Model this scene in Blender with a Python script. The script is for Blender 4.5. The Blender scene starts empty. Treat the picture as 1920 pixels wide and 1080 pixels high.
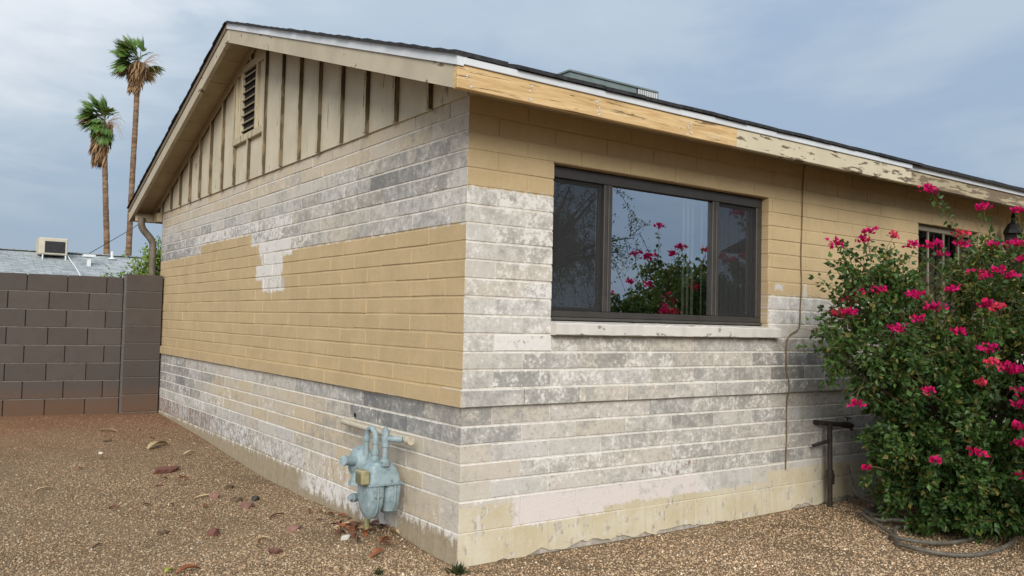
import bpy, bmesh, math, random
import numpy as np
from mathutils import Vector, Matrix

random.seed(7)
RNG = np.random.default_rng(11)
scene = bpy.context.scene
C = scene.collection
ZO = 0.86                     # height of the ledge line above the front ground
H = 0.1016                    # course height
L = 0.4064                    # block module
R = math.radians

# ------------------------------------------------------------------ camera
yaw, pitch, roll = 0.618521, 0.0416255, 0.0234718
f = Vector((math.sin(yaw) * math.cos(pitch), math.cos(yaw) * math.cos(pitch), math.sin(pitch)))
r0 = Vector((math.cos(yaw), -math.sin(yaw), 0)); u0 = r0.cross(f)
r1 = math.cos(roll) * r0 + math.sin(roll) * u0
u1 = -math.sin(roll) * r0 + math.cos(roll) * u0
CAM = Vector((-2.44278, -3.87867, 0.468894 + ZO))
cd = bpy.data.cameras.new('camera'); cam = bpy.data.objects.new('camera', cd); C.objects.link(cam)
cd.sensor_width = 36; cd.lens = 1571.346 / 1920 * 36
cd.clip_start = 0.05; cd.clip_end = 2000
M = Matrix.Identity(4)
for i in range(3):
    M[i][0] = r1[i]; M[i][1] = u1[i]; M[i][2] = -f[i]; M[i][3] = CAM[i]
cam.matrix_world = M
scene.camera = cam

# ------------------------------------------------------------------ light and exposure
EXPO = 1.15
SUN_DIR = Vector((-0.54, -0.80, 0.52)).normalized()      # towards the veiled sun
SUN_EL = math.asin(SUN_DIR.z); SUN_AZ = math.atan2(SUN_DIR.x, SUN_DIR.y)
sd = bpy.data.lights.new('sun', 'SUN'); sd.energy = 1.5; sd.angle = R(32); sd.color = (1.0, 0.95, 0.87)
so = bpy.data.objects.new('sun', sd); C.objects.link(so); so.location = (0, 0, 30)
so.rotation_euler = (-SUN_DIR).to_track_quat('-Z', 'Y').to_euler()
scene.view_settings.view_transform = 'Standard'
scene.view_settings.look = 'None'
scene.view_settings.exposure = EXPO
scene.view_settings.gamma = 1.0
scene.view_settings.use_curve_mapping = False
scene.cycles.max_bounces = 6; scene.cycles.diffuse_bounces = 3; scene.cycles.glossy_bounces = 3
scene.cycles.transparent_max_bounces = 10; scene.cycles.caustics_reflective = False; scene.cycles.caustics_refractive = False


class G:
    """small node-graph helper"""
    def __init__(self, nt):
        self.nt = nt; nt.nodes.clear()
    def new(self, t, **kw):
        n = self.nt.nodes.new(t)
        for k, v in kw.items(): setattr(n, k, v)
        return n
    def put(self, sock, v):
        if isinstance(v, bpy.types.NodeSocket): self.nt.links.new(v, sock)
        elif v is not None:
            if isinstance(v, (tuple, list)) and len(v) == 3 and sock.type == 'RGBA': v = (*v, 1)
            sock.default_value = v
    def m(self, op, a, b=None, c=None, clamp=False):
        n = self.new('ShaderNodeMath', operation=op, use_clamp=clamp)
        self.put(n.inputs[0], a); self.put(n.inputs[1], b); self.put(n.inputs[2], c)
        return n.outputs[0]
    def mix(self, fac, a, b, blend='MIX'):
        n = self.new('ShaderNodeMix', data_type='RGBA', blend_type=blend)
        self.put(n.inputs[0], fac); self.put(n.inputs[6], a); self.put(n.inputs[7], b)
        return n.outputs[2]
    def noise(self, vec, scale, detail=3, rough=0.55, dist=0.0, col=False):
        n = self.new('ShaderNodeTexNoise')
        if vec is not None: self.put(n.inputs['Vector'], vec)
        n.inputs['Scale'].default_value = scale; n.inputs['Detail'].default_value = detail
        n.inputs['Roughness'].default_value = rough; n.inputs['Distortion'].default_value = dist
        return n.outputs[1 if col else 0]
    def vmul(self, vec, xyz):
        n = self.new('ShaderNodeVectorMath', operation='MULTIPLY')
        self.put(n.inputs[0], vec); n.inputs[1].default_value = xyz
        return n.outputs[0]
    def comb(self, x, y, z):
        n = self.new('ShaderNodeCombineXYZ')
        self.put(n.inputs[0], x); self.put(n.inputs[1], y); self.put(n.inputs[2], z)
        return n.outputs[0]
    def sep(self, v):
        n = self.new('ShaderNodeSeparateXYZ'); self.put(n.inputs[0], v); return n.outputs
    def step(self, v, lo, hi):
        n = self.new('ShaderNodeMapRange', clamp=True, interpolation_type='SMOOTHSTEP')
        self.put(n.inputs[0], v); n.inputs[1].default_value = lo; n.inputs[2].default_value = hi
        return n.outputs[0]
    def white(self, v):
        n = self.new('ShaderNodeTexWhiteNoise', noise_dimensions='3D'); self.put(n.inputs[0], v); return n.outputs
    def pos(self):
        return self.new('ShaderNodeNewGeometry').outputs['Position']
    def bump(self, h, strength=0.3, dist=0.01):
        n = self.new('ShaderNodeBump'); n.inputs['Strength'].default_value = strength
        n.inputs['Distance'].default_value = dist; self.put(n.inputs['Height'], h); return n.outputs[0]
    def out(self, shader):
        o = self.new('ShaderNodeOutputMaterial'); self.put(o.inputs[0], shader)
    def bsdf(self, col, rough=0.8, nrm=None, metal=0.0, spec=0.3):
        b = self.new('ShaderNodeBsdfPrincipled')
        self.put(b.inputs['Base Color'], col); self.put(b.inputs['Roughness'], rough)
        b.inputs['Metallic'].default_value = metal; b.inputs['Specular IOR Level'].default_value = spec
        if nrm is not None: self.put(b.inputs['Normal'], nrm)
        return b.outputs[0]


world = bpy.data.worlds.new('World'); scene.world = world; world.use_nodes = True
g = G(world.node_tree)
sky = g.new('ShaderNodeTexSky', sky_type='NISHITA')
sky.sun_disc = False; sky.sun_elevation = SUN_EL; sky.sun_rotation = SUN_AZ
dirv = g.new('ShaderNodeTexCoord').outputs['Generated']
sx, sy, sz = g.sep(dirv)
# storm overcast: a slow cloud deck, blue-grey low down and paler overhead
warp = g.noise(g.vmul(dirv, (1.0, 1.0, 2.6)), 2.1, 5, 0.55, 0.5)
warp2 = g.noise(g.vmul(dirv, (1.0, 1.0, 3.4)), 6.0, 5, 0.55, 0.4)
az = g.m('MULTIPLY_ADD', sx, -0.16, 0.05)
lift = g.m('ADD', g.m('MULTIPLY', sz, 0.75), az)
lift = g.m('ADD', lift, g.m('MULTIPLY', g.m('SUBTRACT', warp, 0.5), 1.0))
lift = g.m('ADD', lift, g.m('MULTIPLY', g.m('SUBTRACT', warp2, 0.5), 0.26))
dark = (2.85, 3.65, 4.80, 1); mid_ = (3.75, 4.50, 5.25, 1); pale = (4.9, 5.35, 5.85, 1)
cloud = g.mix(g.step(lift, 0.02, 0.26), dark, mid_)
cloud = g.mix(g.step(lift, 0.24, 0.55), cloud, pale)
# thinner, brighter cloud low in the north
dn = g.new('ShaderNodeVectorMath', operation='DOT_PRODUCT'); g.put(dn.inputs[0], dirv); dn.inputs[1].default_value = (0.0, 0.903, 0.430)
glow = g.m('MULTIPLY_ADD', g.m('SUBTRACT', warp2, 0.5), 0.06, dn.outputs['Value'])
cloud = g.mix(g.m('MULTIPLY', g.step(glow, 0.945, 1.0), 0.95), cloud, (7.0, 7.2, 7.5, 1))
# an overcast sky is brighter towards the zenith
cloud = g.mix(1.0, cloud, g.m('MULTIPLY_ADD', g.m('MAXIMUM', sz, 0.0), 0.75, 0.90), 'MULTIPLY')
skyc = g.mix(0.88, sky.outputs[0], cloud)
bg = g.new('ShaderNodeBackground'); g.put(bg.inputs[0], skyc); bg.inputs[1].default_value = 0.054
wo = g.new('ShaderNodeOutputWorld'); g.put(wo.inputs[0], bg.outputs[0])


# ------------------------------------------------------------------ object helpers
def tag(o, label=None, cat=None, group=None, kind=None):
    if label: o['label'] = label
    if cat: o['category'] = cat
    if group: o['group'] = group
    if kind: o['kind'] = kind
    return o


def empty(name, loc=(0, 0, 0)):
    o = bpy.data.objects.new(name, None); C.objects.link(o); o.location = loc; o.empty_display_size = 0.1
    return o


def link(name, me, parent=None, mat=None):
    o = bpy.data.objects.new(name, me); C.objects.link(o)
    if mat is not None:
        me.materials.clear()
        for mm in (mat if isinstance(mat, (list, tuple)) else [mat]): me.materials.append(mm)
    if parent is not None:
        o.parent = parent
        if parent.parent is None and parent.type == 'EMPTY':
            o.matrix_parent_inverse = Matrix.Translation(parent.location).inverted()
        else:
            o.matrix_parent_inverse = WORLD.get(parent.name, Matrix.Identity(4)).inverted()
    return o


WORLD = {}


class MB:
    """collects vertices and faces, then makes one mesh object"""
    def __init__(self):
        self.v = []; self.f = []; self.smooth = []
    def add(self, vs, fs, smooth=False):
        n = len(self.v); self.v += [tuple(p) for p in vs]
        self.f += [tuple(i + n for i in q) for q in fs]; self.smooth += [smooth] * len(fs)
        return self
    def box(self, x0, x1, y0, y1, z0, z1, bev=0.0):
        if bev <= 0:
            vs = [(x, y, z) for x in (x0, x1) for y in (y0, y1) for z in (z0, z1)]
            return self.add(vs, [(0, 1, 3, 2), (4, 6, 7, 5), (0, 4, 5, 1), (2, 3, 7, 6), (0, 2, 6, 4), (1, 5, 7, 3)])
        bm = bmesh.new(); bmesh.ops.create_cube(bm, size=1)
        bmesh.ops.scale(bm, vec=(x1 - x0, y1 - y0, z1 - z0), verts=bm.verts)
        bmesh.ops.translate(bm, vec=((x0 + x1) / 2, (y0 + y1) / 2, (z0 + z1) / 2), verts=bm.verts)
        bmesh.ops.bevel(bm, geom=bm.edges[:], offset=bev, segments=1, affect='EDGES', clamp_overlap=True)
        bm.verts.index_update()
        self.add([v.co[:] for v in bm.verts], [[v.index for v in q.verts] for q in bm.faces]); bm.free()
        return self
    def obox(self, c, ax, ay, az, hx, hy, hz):
        c = Vector(c); ax = Vector(ax).normalized(); ay = Vector(ay).normalized(); az = Vector(az).normalized()
        vs = [c + ax * hx * i + ay * hy * j + az * hz * k for i in (-1, 1) for j in (-1, 1) for k in (-1, 1)]
        return self.add(vs, [(0, 1, 3, 2), (4, 6, 7, 5), (0, 4, 5, 1), (2, 3, 7, 6), (0, 2, 6, 4), (1, 5, 7, 3)])
    def tube(self, pts, rad, seg=10, cap=True, smooth=True):
        pts = [Vector(p) for p in pts]; n = len(pts)
        rads = rad if isinstance(rad, (list, tuple)) else [rad] * n
        t0 = (pts[1] - pts[0]).normalized()
        a = t0.orthogonal().normalized(); rings = []
        for i, p in enumerate(pts):
            t = (pts[min(i + 1, n - 1)] - pts[max(i - 1, 0)]).normalized()
            a = (a - t * a.dot(t)).normalized(); b = t.cross(a)
            rings.append([p + (a * math.cos(2 * math.pi * k / seg) + b * math.sin(2 * math.pi * k / seg)) * rads[i] for k in range(seg)])
        vs = [q for rr in rings for q in rr]
        fs = [(i * seg + k, i * seg + (k + 1) % seg, (i + 1) * seg + (k + 1) % seg, (i + 1) * seg + k) for i in range(n - 1) for k in range(seg)]
        self.add(vs, fs, smooth)
        if cap:
            self.add(rings[0][::-1], [tuple(range(seg))]); self.add(rings[-1], [tuple(range(seg))])
        return self
    def lathe(self, o, axis, prof, seg=20, smooth=True):
        o = Vector(o); t = Vector(axis).normalized(); a = t.orthogonal().normalized(); b = t.cross(a)
        vs = []; n = len(prof)
        for (d, rr) in prof:
            vs += [o + t * d + (a * math.cos(2 * math.pi * k / seg) + b * math.sin(2 * math.pi * k / seg)) * max(rr, 1e-4) for k in range(seg)]
        fs = [(i * seg + k, i * seg + (k + 1) % seg, (i + 1) * seg + (k + 1) % seg, (i + 1) * seg + k) for i in range(n - 1) for k in range(seg)]
        return self.add(vs, fs, smooth)
    def mesh(self, name):
        me = bpy.data.meshes.new(name); me.from_pydata(self.v, [], self.f)
        me.polygons.foreach_set('use_smooth', self.smooth); me.update()
        if any(self.smooth): me.set_sharp_from_angle(angle=R(38))
        return me
    def build(self, name, mat=None, parent=None):
        return link(name, self.mesh(name), parent, mat)


def arc(c, a, b, n, r, s, e):
    c = Vector(c); a = Vector(a); b = Vector(b)
    return [c + a * r * math.cos(s + (e - s) * i / n) + b * r * math.sin(s + (e - s) * i / n) for i in range(n + 1)]


def catmull(pts, n=8):
    pts = [Vector(p) for p in pts]; out = []
    P = [pts[0] * 2 - pts[1]] + pts + [pts[-1] * 2 - pts[-2]]
    for i in range(1, len(P) - 2):
        for k in range(n):
            t = k / n
            out.append(0.5 * ((2 * P[i]) + (P[i + 1] - P[i - 1]) * t + (2 * P[i - 1] - 5 * P[i] + 4 * P[i + 1] - P[i + 2]) * t * t + (3 * P[i] - P[i - 1] - 3 * P[i + 1] + P[i + 2]) * t ** 3))
    out.append(pts[-1]); return out


def np_mesh(name, V, F, col=None, smooth=False):
    """fast triangle mesh from arrays, with an optional per-vertex colour"""
    me = bpy.data.meshes.new(name); nv, nf = len(V), len(F)
    me.vertices.add(nv); me.vertices.foreach_set('co', np.ascontiguousarray(V, dtype=np.float32).ravel())
    me.loops.add(nf * 3); me.loops.foreach_set('vertex_index', np.ascontiguousarray(F, dtype=np.int32).ravel())
    me.polygons.add(nf); me.polygons.foreach_set('loop_start', np.arange(0, nf * 3, 3, dtype=np.int32))
    me.polygons.foreach_set('use_smooth', np.full(nf, smooth))
    if col is not None:
        at = me.color_attributes.new('Col', 'FLOAT_COLOR', 'POINT')
        cc = np.ones((nv, 4), np.float32); cc[:, :3] = col
        at.data.foreach_set('color', cc.ravel())
    me.update(calc_edges=True); me.validate()
    return me


# ------------------------------------------------------------------ plain materials
def mat_new(name):
    m = bpy.data.materials.new(name); m.use_nodes = True
    return m, G(m.node_tree)


def mat_basic(name, col, rough=0.7, var=0.25, scale=14.0, metal=0.0, bump=0.15, spec=0.3, alt=None, detail=5):
    m, g = mat_new(name)
    p = g.pos(); n = g.noise(p, scale, detail, 0.6); n2 = g.noise(p, scale * 5.3, 4, 0.6)
    a = tuple(c * (1 - var) for c in col); b = tuple(min(1, c * (1 + var)) for c in col)
    c = g.mix(g.step(n, 0.3, 0.7), a, b)
    if alt: c = g.mix(g.step(n2, 0.56, 0.66), c, alt)
    g.out(g.bsdf(c, rough, g.bump(n2, bump, 0.004), metal, spec))
    return m


def mat_vcol(name, rough=0.7, trans=0.0, spec=0.2):
    m, g = mat_new(name)
    a = g.new('ShaderNodeAttribute', attribute_name='Col'); col = a.outputs['Color']
    sh = g.bsdf(col, rough, None, 0.0, spec)
    if trans > 0:
        t = g.new('ShaderNodeBsdfTranslucent'); g.put(t.inputs[0], g.mix(0.5, col, (0.20, 0.30, 0.02)))
        mx = g.new('ShaderNodeMixShader'); mx.inputs[0].default_value = trans
        g.put(mx.inputs[1], sh); g.put(mx.inputs[2], t.outputs[0]); sh = mx.outputs[0]
    g.out(sh); return m


# ------------------------------------------------------------------ masonry paint
TAN = (0.490, 0.372, 0.215)


def boxmask(g, s, k, boxes, soft_s=0.02, soft_k=0.12):
    out = None
    for (s0, s1, k0, k1) in boxes:
        a = g.m('MULTIPLY', g.m('MINIMUM', g.m('SUBTRACT', s, s0), g.m('SUBTRACT', s1, s)), 1 / soft_s)
        b = g.m('MULTIPLY', g.m('MINIMUM', g.m('SUBTRACT', k, k0), g.m('SUBTRACT', k1, k)), 1 / soft_k)
        q = g.m('ADD', g.m('MINIMUM', a, b), 0.5, clamp=True)
        out = q if out is None else g.m('MAXIMUM', out, q)
    return out


def wall_mat(name, axis, spec, src='object'):
    """block paint; src says where a block's own tint (grey, cream, red, white) is read: object colour, vertex colour or none (mortar)"""
    m, g = mat_new(name)
    mortar = src == 'mortar'
    p = g.pos(); x, y, z = g.sep(p)
    s = y if axis == 'Y' else x
    k = g.m('DIVIDE', g.m('SUBTRACT', z, ZO), H)
    pv = g.comb(s, z, 3.7 if axis == 'Y' else 9.1)
    e1 = g.noise(pv, 20, 4, 0.68); mid = g.noise(pv, 13, 6, 0.70); fine = g.noise(pv, 120, 2, 0.6)
    big = g.noise(pv, 3.6, 4, 0.6); streak = g.noise(g.vmul(pv, (36, 8, 1)), 1.0, 3, 0.65)
    de = g.m('SUBTRACT', e1, 0.5)
    sr = g.m('MULTIPLY_ADD', de, 0.12, s); kr = g.m('MULTIPLY_ADD', de, 0.85, k)
    if src == 'object':
        oi = g.new('ShaderNodeObjectInfo'); tint = oi.outputs['Color']; alpha = oi.outputs['Alpha']
    elif src == 'vertex':
        at = g.new('ShaderNodeAttribute', attribute_name='Col'); tint = at.outputs['Color']; alpha = at.outputs['Alpha']
    if mortar: tg, tcr, tr, alpha = 0.25, 0.45, 0.15, 0.3
    else: tg, tcr, tr = g.sep(tint)
    flake = g.noise(pv, 38, 5, 0.80)
    pale = g.mix(g.m('MULTIPLY_ADD', g.m('SUBTRACT', big, 0.5), 0.5, tcr, clamp=True), (0.545, 0.527, 0.498), (0.545, 0.455, 0.320))
    grey = g.mix(g.step(tg, 0.40, 1.0), (0.345, 0.338, 0.320), (0.150, 0.157, 0.163))
    th = g.m('ADD', g.m('MULTIPLY_ADD', big, .50, g.m('MULTIPLY', mid, 0.70)), g.m('MULTIPLY_ADD', streak, 0.08, -.135))
    th = g.m('ADD', th, g.m('MULTIPLY_ADD', tg, 0.23, -0.115))
    col = g.mix(g.m('MULTIPLY', g.step(th, 0.40, 0.64), 0.72), pale, grey)
    sharp = g.step(g.m('MULTIPLY_ADD', tg, 0.19, g.m('MULTIPLY_ADD', mid, 0.25, g.m('MULTIPLY', flake, 0.75))), 0.575, 0.65)
    col = g.mix(g.m('MULTIPLY', g.step(g.m('MULTIPLY_ADD', big, -.4, e1), .34, .46), .30), col, (0.54, 0.455, 0.425))
    col = g.mix(g.m('MULTIPLY', sharp, 0.45), col, g.mix(g.step(tg, .4, 1.0), (0.235, 0.225, 0.208), (0.105, 0.108, 0.112)))
    red = g.m('ADD', g.m('MULTIPLY', streak, 0.5), g.m('MULTIPLY', e1, 0.5))
    red = g.m('MULTIPLY_ADD', tr, 0.24, red)
    col = g.mix(g.m('MULTIPLY', g.step(red, 0.645, 0.72), 0.72), col, (0.215, 0.125, 0.092))
    wz = g.m('MULTIPLY_ADD', alpha, 0.20, g.m('SUBTRACT', 1.0, g.m('MULTIPLY_ADD', mid, 0.45, g.m('MULTIPLY', flake, 0.55))))
    col = g.mix(g.m('MULTIPLY', g.step(wz, 0.585, 0.64), 0.85), col, (0.72, 0.695, 0.665))
    if not mortar:   # sky light on the upper block arrises put into the colour, with whitewash residue
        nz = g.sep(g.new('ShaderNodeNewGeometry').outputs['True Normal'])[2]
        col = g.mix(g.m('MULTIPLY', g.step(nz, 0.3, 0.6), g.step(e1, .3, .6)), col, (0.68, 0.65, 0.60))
    if mortar: col = g.mix(g.m('MULTIPLY_ADD', g.step(e1, .38, .58), .45, .38), col, (0.68, 0.645, 0.59))
    if spec.get('pinkpaint'):
        pm = boxmask(g, sr, kr, spec['pinkpaint'], 0.05, 0.2)
        chip = g.step(g.m('MULTIPLY_ADD', s, 0.05, mid), 0.62, 0.68)
        col = g.mix(g.m('MULTIPLY', pm, g.m('SUBTRACT', 1.0, g.m('MULTIPLY', chip, 0.8))), col, (0.66, 0.60, 0.57))
    if spec.get('yellow'):
        ym = boxmask(g, sr, kr, spec['yellow'], 0.03, 0.12)
        chip = g.step(g.m('ADD', g.m('MULTIPLY', mid, 0.7), g.m('MULTIPLY', e1, 0.3)), 0.53, 0.58)
        yc = g.mix(g.step(big, 0.3, 0.7), (0.52, 0.45, 0.30), (0.60, 0.545, 0.42))
        yc = g.mix(g.m('MULTIPLY', chip, 0.75), yc, g.mix(g.step(streak, .4, .6), (0.33, 0.29, 0.235), (0.63, 0.60, 0.56)))
        col = g.mix(ym, col, yc)
    if spec.get('mud'):
        km = g.m('MULTIPLY_ADD', g.m('SUBTRACT', streak, .5), 2.2, kr)
        mm = boxmask(g, sr, km, spec['mud'], 0.25, 0.35)
        col = g.mix(g.m('MULTIPLY', mm, 0.9), col, g.mix(e1, (0.23, 0.175, 0.105), (0.40, 0.325, 0.21)))
    tm = boxmask(g, sr, kr, spec['tan'], 0.02, 0.10)
    if spec.get('untan'):
        tm = g.m('MULTIPLY', tm, g.m('SUBTRACT', 1.0, boxmask(g, sr, kr, spec['untan'], 0.02, 0.10)))
    tc = g.mix(g.step(g.m('MULTIPLY_ADD', streak, .25, g.m('MULTIPLY', big, .75)), 0.3, 0.7), tuple(c * 0.93 for c in TAN), tuple(c * 1.09 for c in TAN))
    tc = g.mix(g.m('MULTIPLY', g.step(e1, 0.50, 0.8), 0.22), tc, tuple(c * 0.78 for c in TAN))
    if not mortar: tc = g.mix(g.m('MULTIPLY', tcr, 0.22), tc, tuple(c * 1.2 for c in TAN))
    else: tc = g.mix(0.06, tc, (0.55, 0.45, 0.28))
    pin = g.step(g.m('ADD', fine, g.m('MULTIPLY', e1, 0.35)), 0.90, 0.92)
    tc = g.mix(g.m('MULTIPLY', pin, 0.7), tc, (0.60, 0.55, 0.45))
    col = g.mix(tm, col, tc)
    hb = g.m('ADD', g.m('MULTIPLY', g.noise(pv, 120, 2, 0.6), 0.5), g.m('MULTIPLY', g.noise(pv, 34, 2, 0.65), 0.8))
    g.out(g.bsdf(col, 0.88, g.bump(hb, 0.40, 0.006), 0.0, 0.22))
    return m


gable_spec = dict(
    tan=[(-0.06, 7.3, 0.02, 10.0), (5.22, 7.3, 9.5, 11.0), (3.62, 5.26, 9.5, 11.9), (3.40, 3.66, 9.5, 10.8)],
    untan=[(2.80, 3.32, 8.3, 10.6), (2.84, 3.45, 7.75, 9.0), (2.76, 3.28, 6.75, 7.85), (2.60, 3.38, 9.6, 10.5)],
    mud=[(2.2, 7.4, -12, -6.7), (-0.1, 0.75, -12, -7.0), (-0.1, 7.4, -12, -7.9)])
front_spec = dict(
    tan=[(-0.06, 9.5, 12.0, 19.0), (2.59, 9.5, 7.0, 12.5), (2.5, 2.606, 3.9, 14.0)],
    untan=[(2.68, 2.78, 7.45, 7.85), (3.02, 3.06, 7.0, 8.0)],
    yellow=[(-0.1, 0.36, -6.75, -5.35), (-0.1, 9.5, -14, -6.72), (1.05, 9.5, -7.0, -6.25), (2.62, 9.5, -7.0, -5.5)],
    pinkpaint=[(0.36, 1.9, -6.75, -5.1)])
# soft zones of block tint: (along0, along1, course0, course1, amount)
ZONES = {
    'gable': dict(
        grey=[(-.5, 7.4, 10, 14.4, .44), (-.6, 1.0, 12.2, 15.8, .32), (-.5, 2.2, 13, 15.2, .18), (-.5, 1.2, -2, .1, .95), (1.2, 2.1, -1, .1, .75), (2.1, 3.6, -1, .1, .62), (1.2, 1.7, -3, -1, .7),
              (5.0, 7.4, -4, .1, .72), (4.2, 5.0, -2, -1, .5), (1.55, 2.0, -4, -3, .75), (2.0, 2.6, -5, -4, .6), (3.0, 7.4, -5, -4, .3), (2.6, 7.4, -6.8, -5, .4), (5.4, 7.4, 10, 13, .25)],
        cream=[(-.5, 7.4, 14.6, 18, .75), (-.5, 2.2, -7, -2.2, .75), (1.6, 5.0, -4.2, -.9, .8), (.8, 3.0, 10, 13, .35), (0, 7.4, 0, 10, .3)],
        red=[(1.5, 7.4, -6.8, -4.9, .45), (1.2, 2.0, -5, -3.2, .45), (4.6, 7.4, -6.8, -5.0, .35)],
        white=[(2.5, 3.7, 6.0, 11.0, .9), (.9, 4.4, -7.6, -5.5, .5), (2.8, 5.4, 10, 13.5, .45), (4.2, 6.6, -4.5, -3, .45), (.0, .9, -6.8, -4.8, .35), (-.5, 7.4, 10, 13, .15)]),
    'front': dict(
        grey=[(-.5, .7, 0, 12, .30), (.55, 3.2, 1, 4, .50), (-.5, 3.2, 0, 1, .38), (-.5, 1.2, -5, 0, .30), (1.2, 2.9, -5, 0, .45), (2.7, 9, -5.5, 7, .36), (3.0, 9, -5, 3, .12), (-.5, .21, 1, 2, .35), (.55, .85, 2, 3, .35), (2.4, 2.75, -6, -5, .5)],
        cream=[(.25, .7, 6, 12, .45), (.9, 2.6, 0, 5, .35), (-.5, .5, -1.2, 0, .4), (2.9, 9, 3, 7, .3), (0, 9, -5, 0, .22)],
        red=[(.6, 2.6, -5, -4, .42), (1.0, 2.0, -4, -3, .28), (.1, .5, -4, -2, .25)],
        white=[(-.5, .7, 3, 12.2, .62), (2.5, 3.0, 4, 7, .6), (.6, 2.5, -7, -5, .4), (-.5, 3, -5, 4, .22)])}
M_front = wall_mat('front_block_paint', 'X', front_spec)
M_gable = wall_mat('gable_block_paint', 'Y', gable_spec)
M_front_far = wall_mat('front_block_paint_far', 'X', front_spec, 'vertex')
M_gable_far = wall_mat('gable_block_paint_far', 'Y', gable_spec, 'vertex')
M_front_mortar = wall_mat('front_mortar', 'X', front_spec, 'mortar')
M_gable_mortar = wall_mat('gable_mortar', 'Y', gable_spec, 'mortar')


def block_tint(kind, s, k):
    z = ZONES[kind]; out = []
    def soft(v, lo, hi, w): return max(0.0, min(1.0, (v - lo) / w + .5)) * max(0.0, min(1.0, (hi - v) / w + .5))
    for key, j in (('grey', .10), ('cream', .13), ('red', .08), ('white', .12)):
        v = sum(a * soft(s, s0, s1, .9) * soft(k, k0, k1, 1.3) for (s0, s1, k0, k1, a) in z[key])
        out.append(min(1.0, max(0.0, v + random.gauss(0, j))))
    return out


# ------------------------------------------------------------------ ground
def gh(x, y):
    def ss(t): t = min(1, max(0, t)); return t * t * (3 - 2 * t)
    h = 0.155 * ss((y - 2.9) / 4.0) * (1.0 if x < 0.5 else 0.0)
    h += 0.035 * math.exp(-(((x + 0.12) / 0.22) ** 2 + ((y - 0.72) / 0.3) ** 2))
    h += 0.012 * math.sin(x * 2.1 + 1.3) * math.sin(y * 1.7 + 0.4) * (1 if -8 < x < 12 else 0)
    return h


def coords(a, b, d, far):
    c = list(np.arange(a, b + 1e-6, d)); lo = []; hi = []; s = d; q = a
    while q > -far: s *= 1.6; q -= s; lo.append(q)
    s = d; q = b
    while q < far: s *= 1.6; q += s; hi.append(q)
    return lo[::-1] + c + hi


gx = coords(-5, 7, 0.1, 900); gy = coords(-5, 8, 0.1, 900)
V = []; F = []
for j, yy in enumerate(gy):
    for i, xx in enumerate(gx):
        V.append((xx, yy, gh(xx, yy) if -9 < xx < 12 and -9 < yy < 14 else (0.155 if yy > 5 and xx < .5 else 0.0)))
n = len(gx)
for j in range(len(gy) - 1):
    for i in range(n - 1): F.append((j * n + i, j * n + i + 1, (j + 1) * n + i + 1, (j + 1) * n + i))
mg, g = mat_new('gravelly_dirt')
p = g.pos(); x, y, z = g.sep(p)
nb = g.noise(p, 1.3, 5, 0.6); nf = g.noise(p, 120, 3, 0.6); vor = g.new('ShaderNodeTexVoronoi'); g.put(vor.inputs['Vector'], p); vor.inputs['Scale'].default_value = 85
dirt = g.step(g.m('ADD', y, g.m('MULTIPLY', g.m('SUBTRACT', nb, 0.5), 2.2)), 4.5, 6.2)
colr = g.mix(vor.outputs['Color'], (0.15, 0.10, 0.058), (0.34, 0.255, 0.165))
colr = g.mix(g.step(nb, 0.35, 0.7), colr, g.mix(vor.outputs['Color'], (0.13, 0.088, 0.05), (0.24, 0.17, 0.105)))
colr = g.mix(g.m('MULTIPLY', dirt, 0.85), colr, g.mix(nf, (0.18, 0.088, 0.046), (0.30, 0.165, 0.094)))
g.out(g.bsdf(colr, 0.95, g.bump(g.m('ADD', vor.outputs['Distance'], nf), 0.8, 0.012), 0, 0.15))
me = bpy.data.meshes.new('ground'); me.from_pydata(V, [], F); me.update()
for q in me.polygons: q.use_smooth = True
ground = tag(link('ground', me, None, mg), 'brown gravelly yard around the house', None, None, 'structure')

# loose gravel: angular pebbles, thinned with distance
PAL = np.array([(0.40, 0.30, 0.19), (0.30, 0.21, 0.125), (0.23, 0.16, 0.10), (0.50, 0.42, 0.31), (0.19, 0.125, 0.08), (0.34, 0.27, 0.20), (0.60, 0.55, 0.46), (0.27, 0.17, 0.105)])
PW = np.array([.22, .2, .14, .12, .1, .12, .03, .07])


def patch(X, Y):
    """slow pattern of thinner and thicker gravel"""
    return np.sin(X * 2.3 + 1.7 * np.sin(Y * 1.3 + .5)) * np.sin(Y * 1.9 + 1.4 * np.sin(X * 1.6)) * .7 + .3 * np.sin(X * 6.1 + Y * 4.7)


def pebbles(n, rng):
    P = []
    for (x0, x1, y0, y1, wt) in [(-4.6, -0.02, -1.2, 6.85, 1.0), (-2.2, 5.2, -4.2, -0.03, 0.8)]:
        m = int(n * wt); d = CAM
        X = rng.uniform(x0, x1, m * 6); Y = rng.uniform(y0, y1, m * 6)
        dist = np.hypot(X - CAM.x, Y - CAM.y)
        fx = (X - CAM.x) * math.sin(yaw) + (Y - CAM.y) * math.cos(yaw); lat = (X - CAM.x) * math.cos(yaw) - (Y - CAM.y) * math.sin(yaw)
        keep = (fx > 2.2) & (np.abs(lat) < fx * 0.85 + 0.6)
        pr = np.clip((4.4 / np.maximum(dist, 3)) ** 1.3, 0, 1)
        dr = np.clip((Y - 5.0) / 1.8, 0, 1); pr = pr * (1 - 0.8 * dr)
        pr = pr * np.where(patch(X, Y) > .55, .45, 1.0)
        keep &= rng.uniform(0, 1, m * 6) < pr
        P.append(np.stack([X[keep], Y[keep]], 1)[:m])
    return np.concatenate(P)


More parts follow.
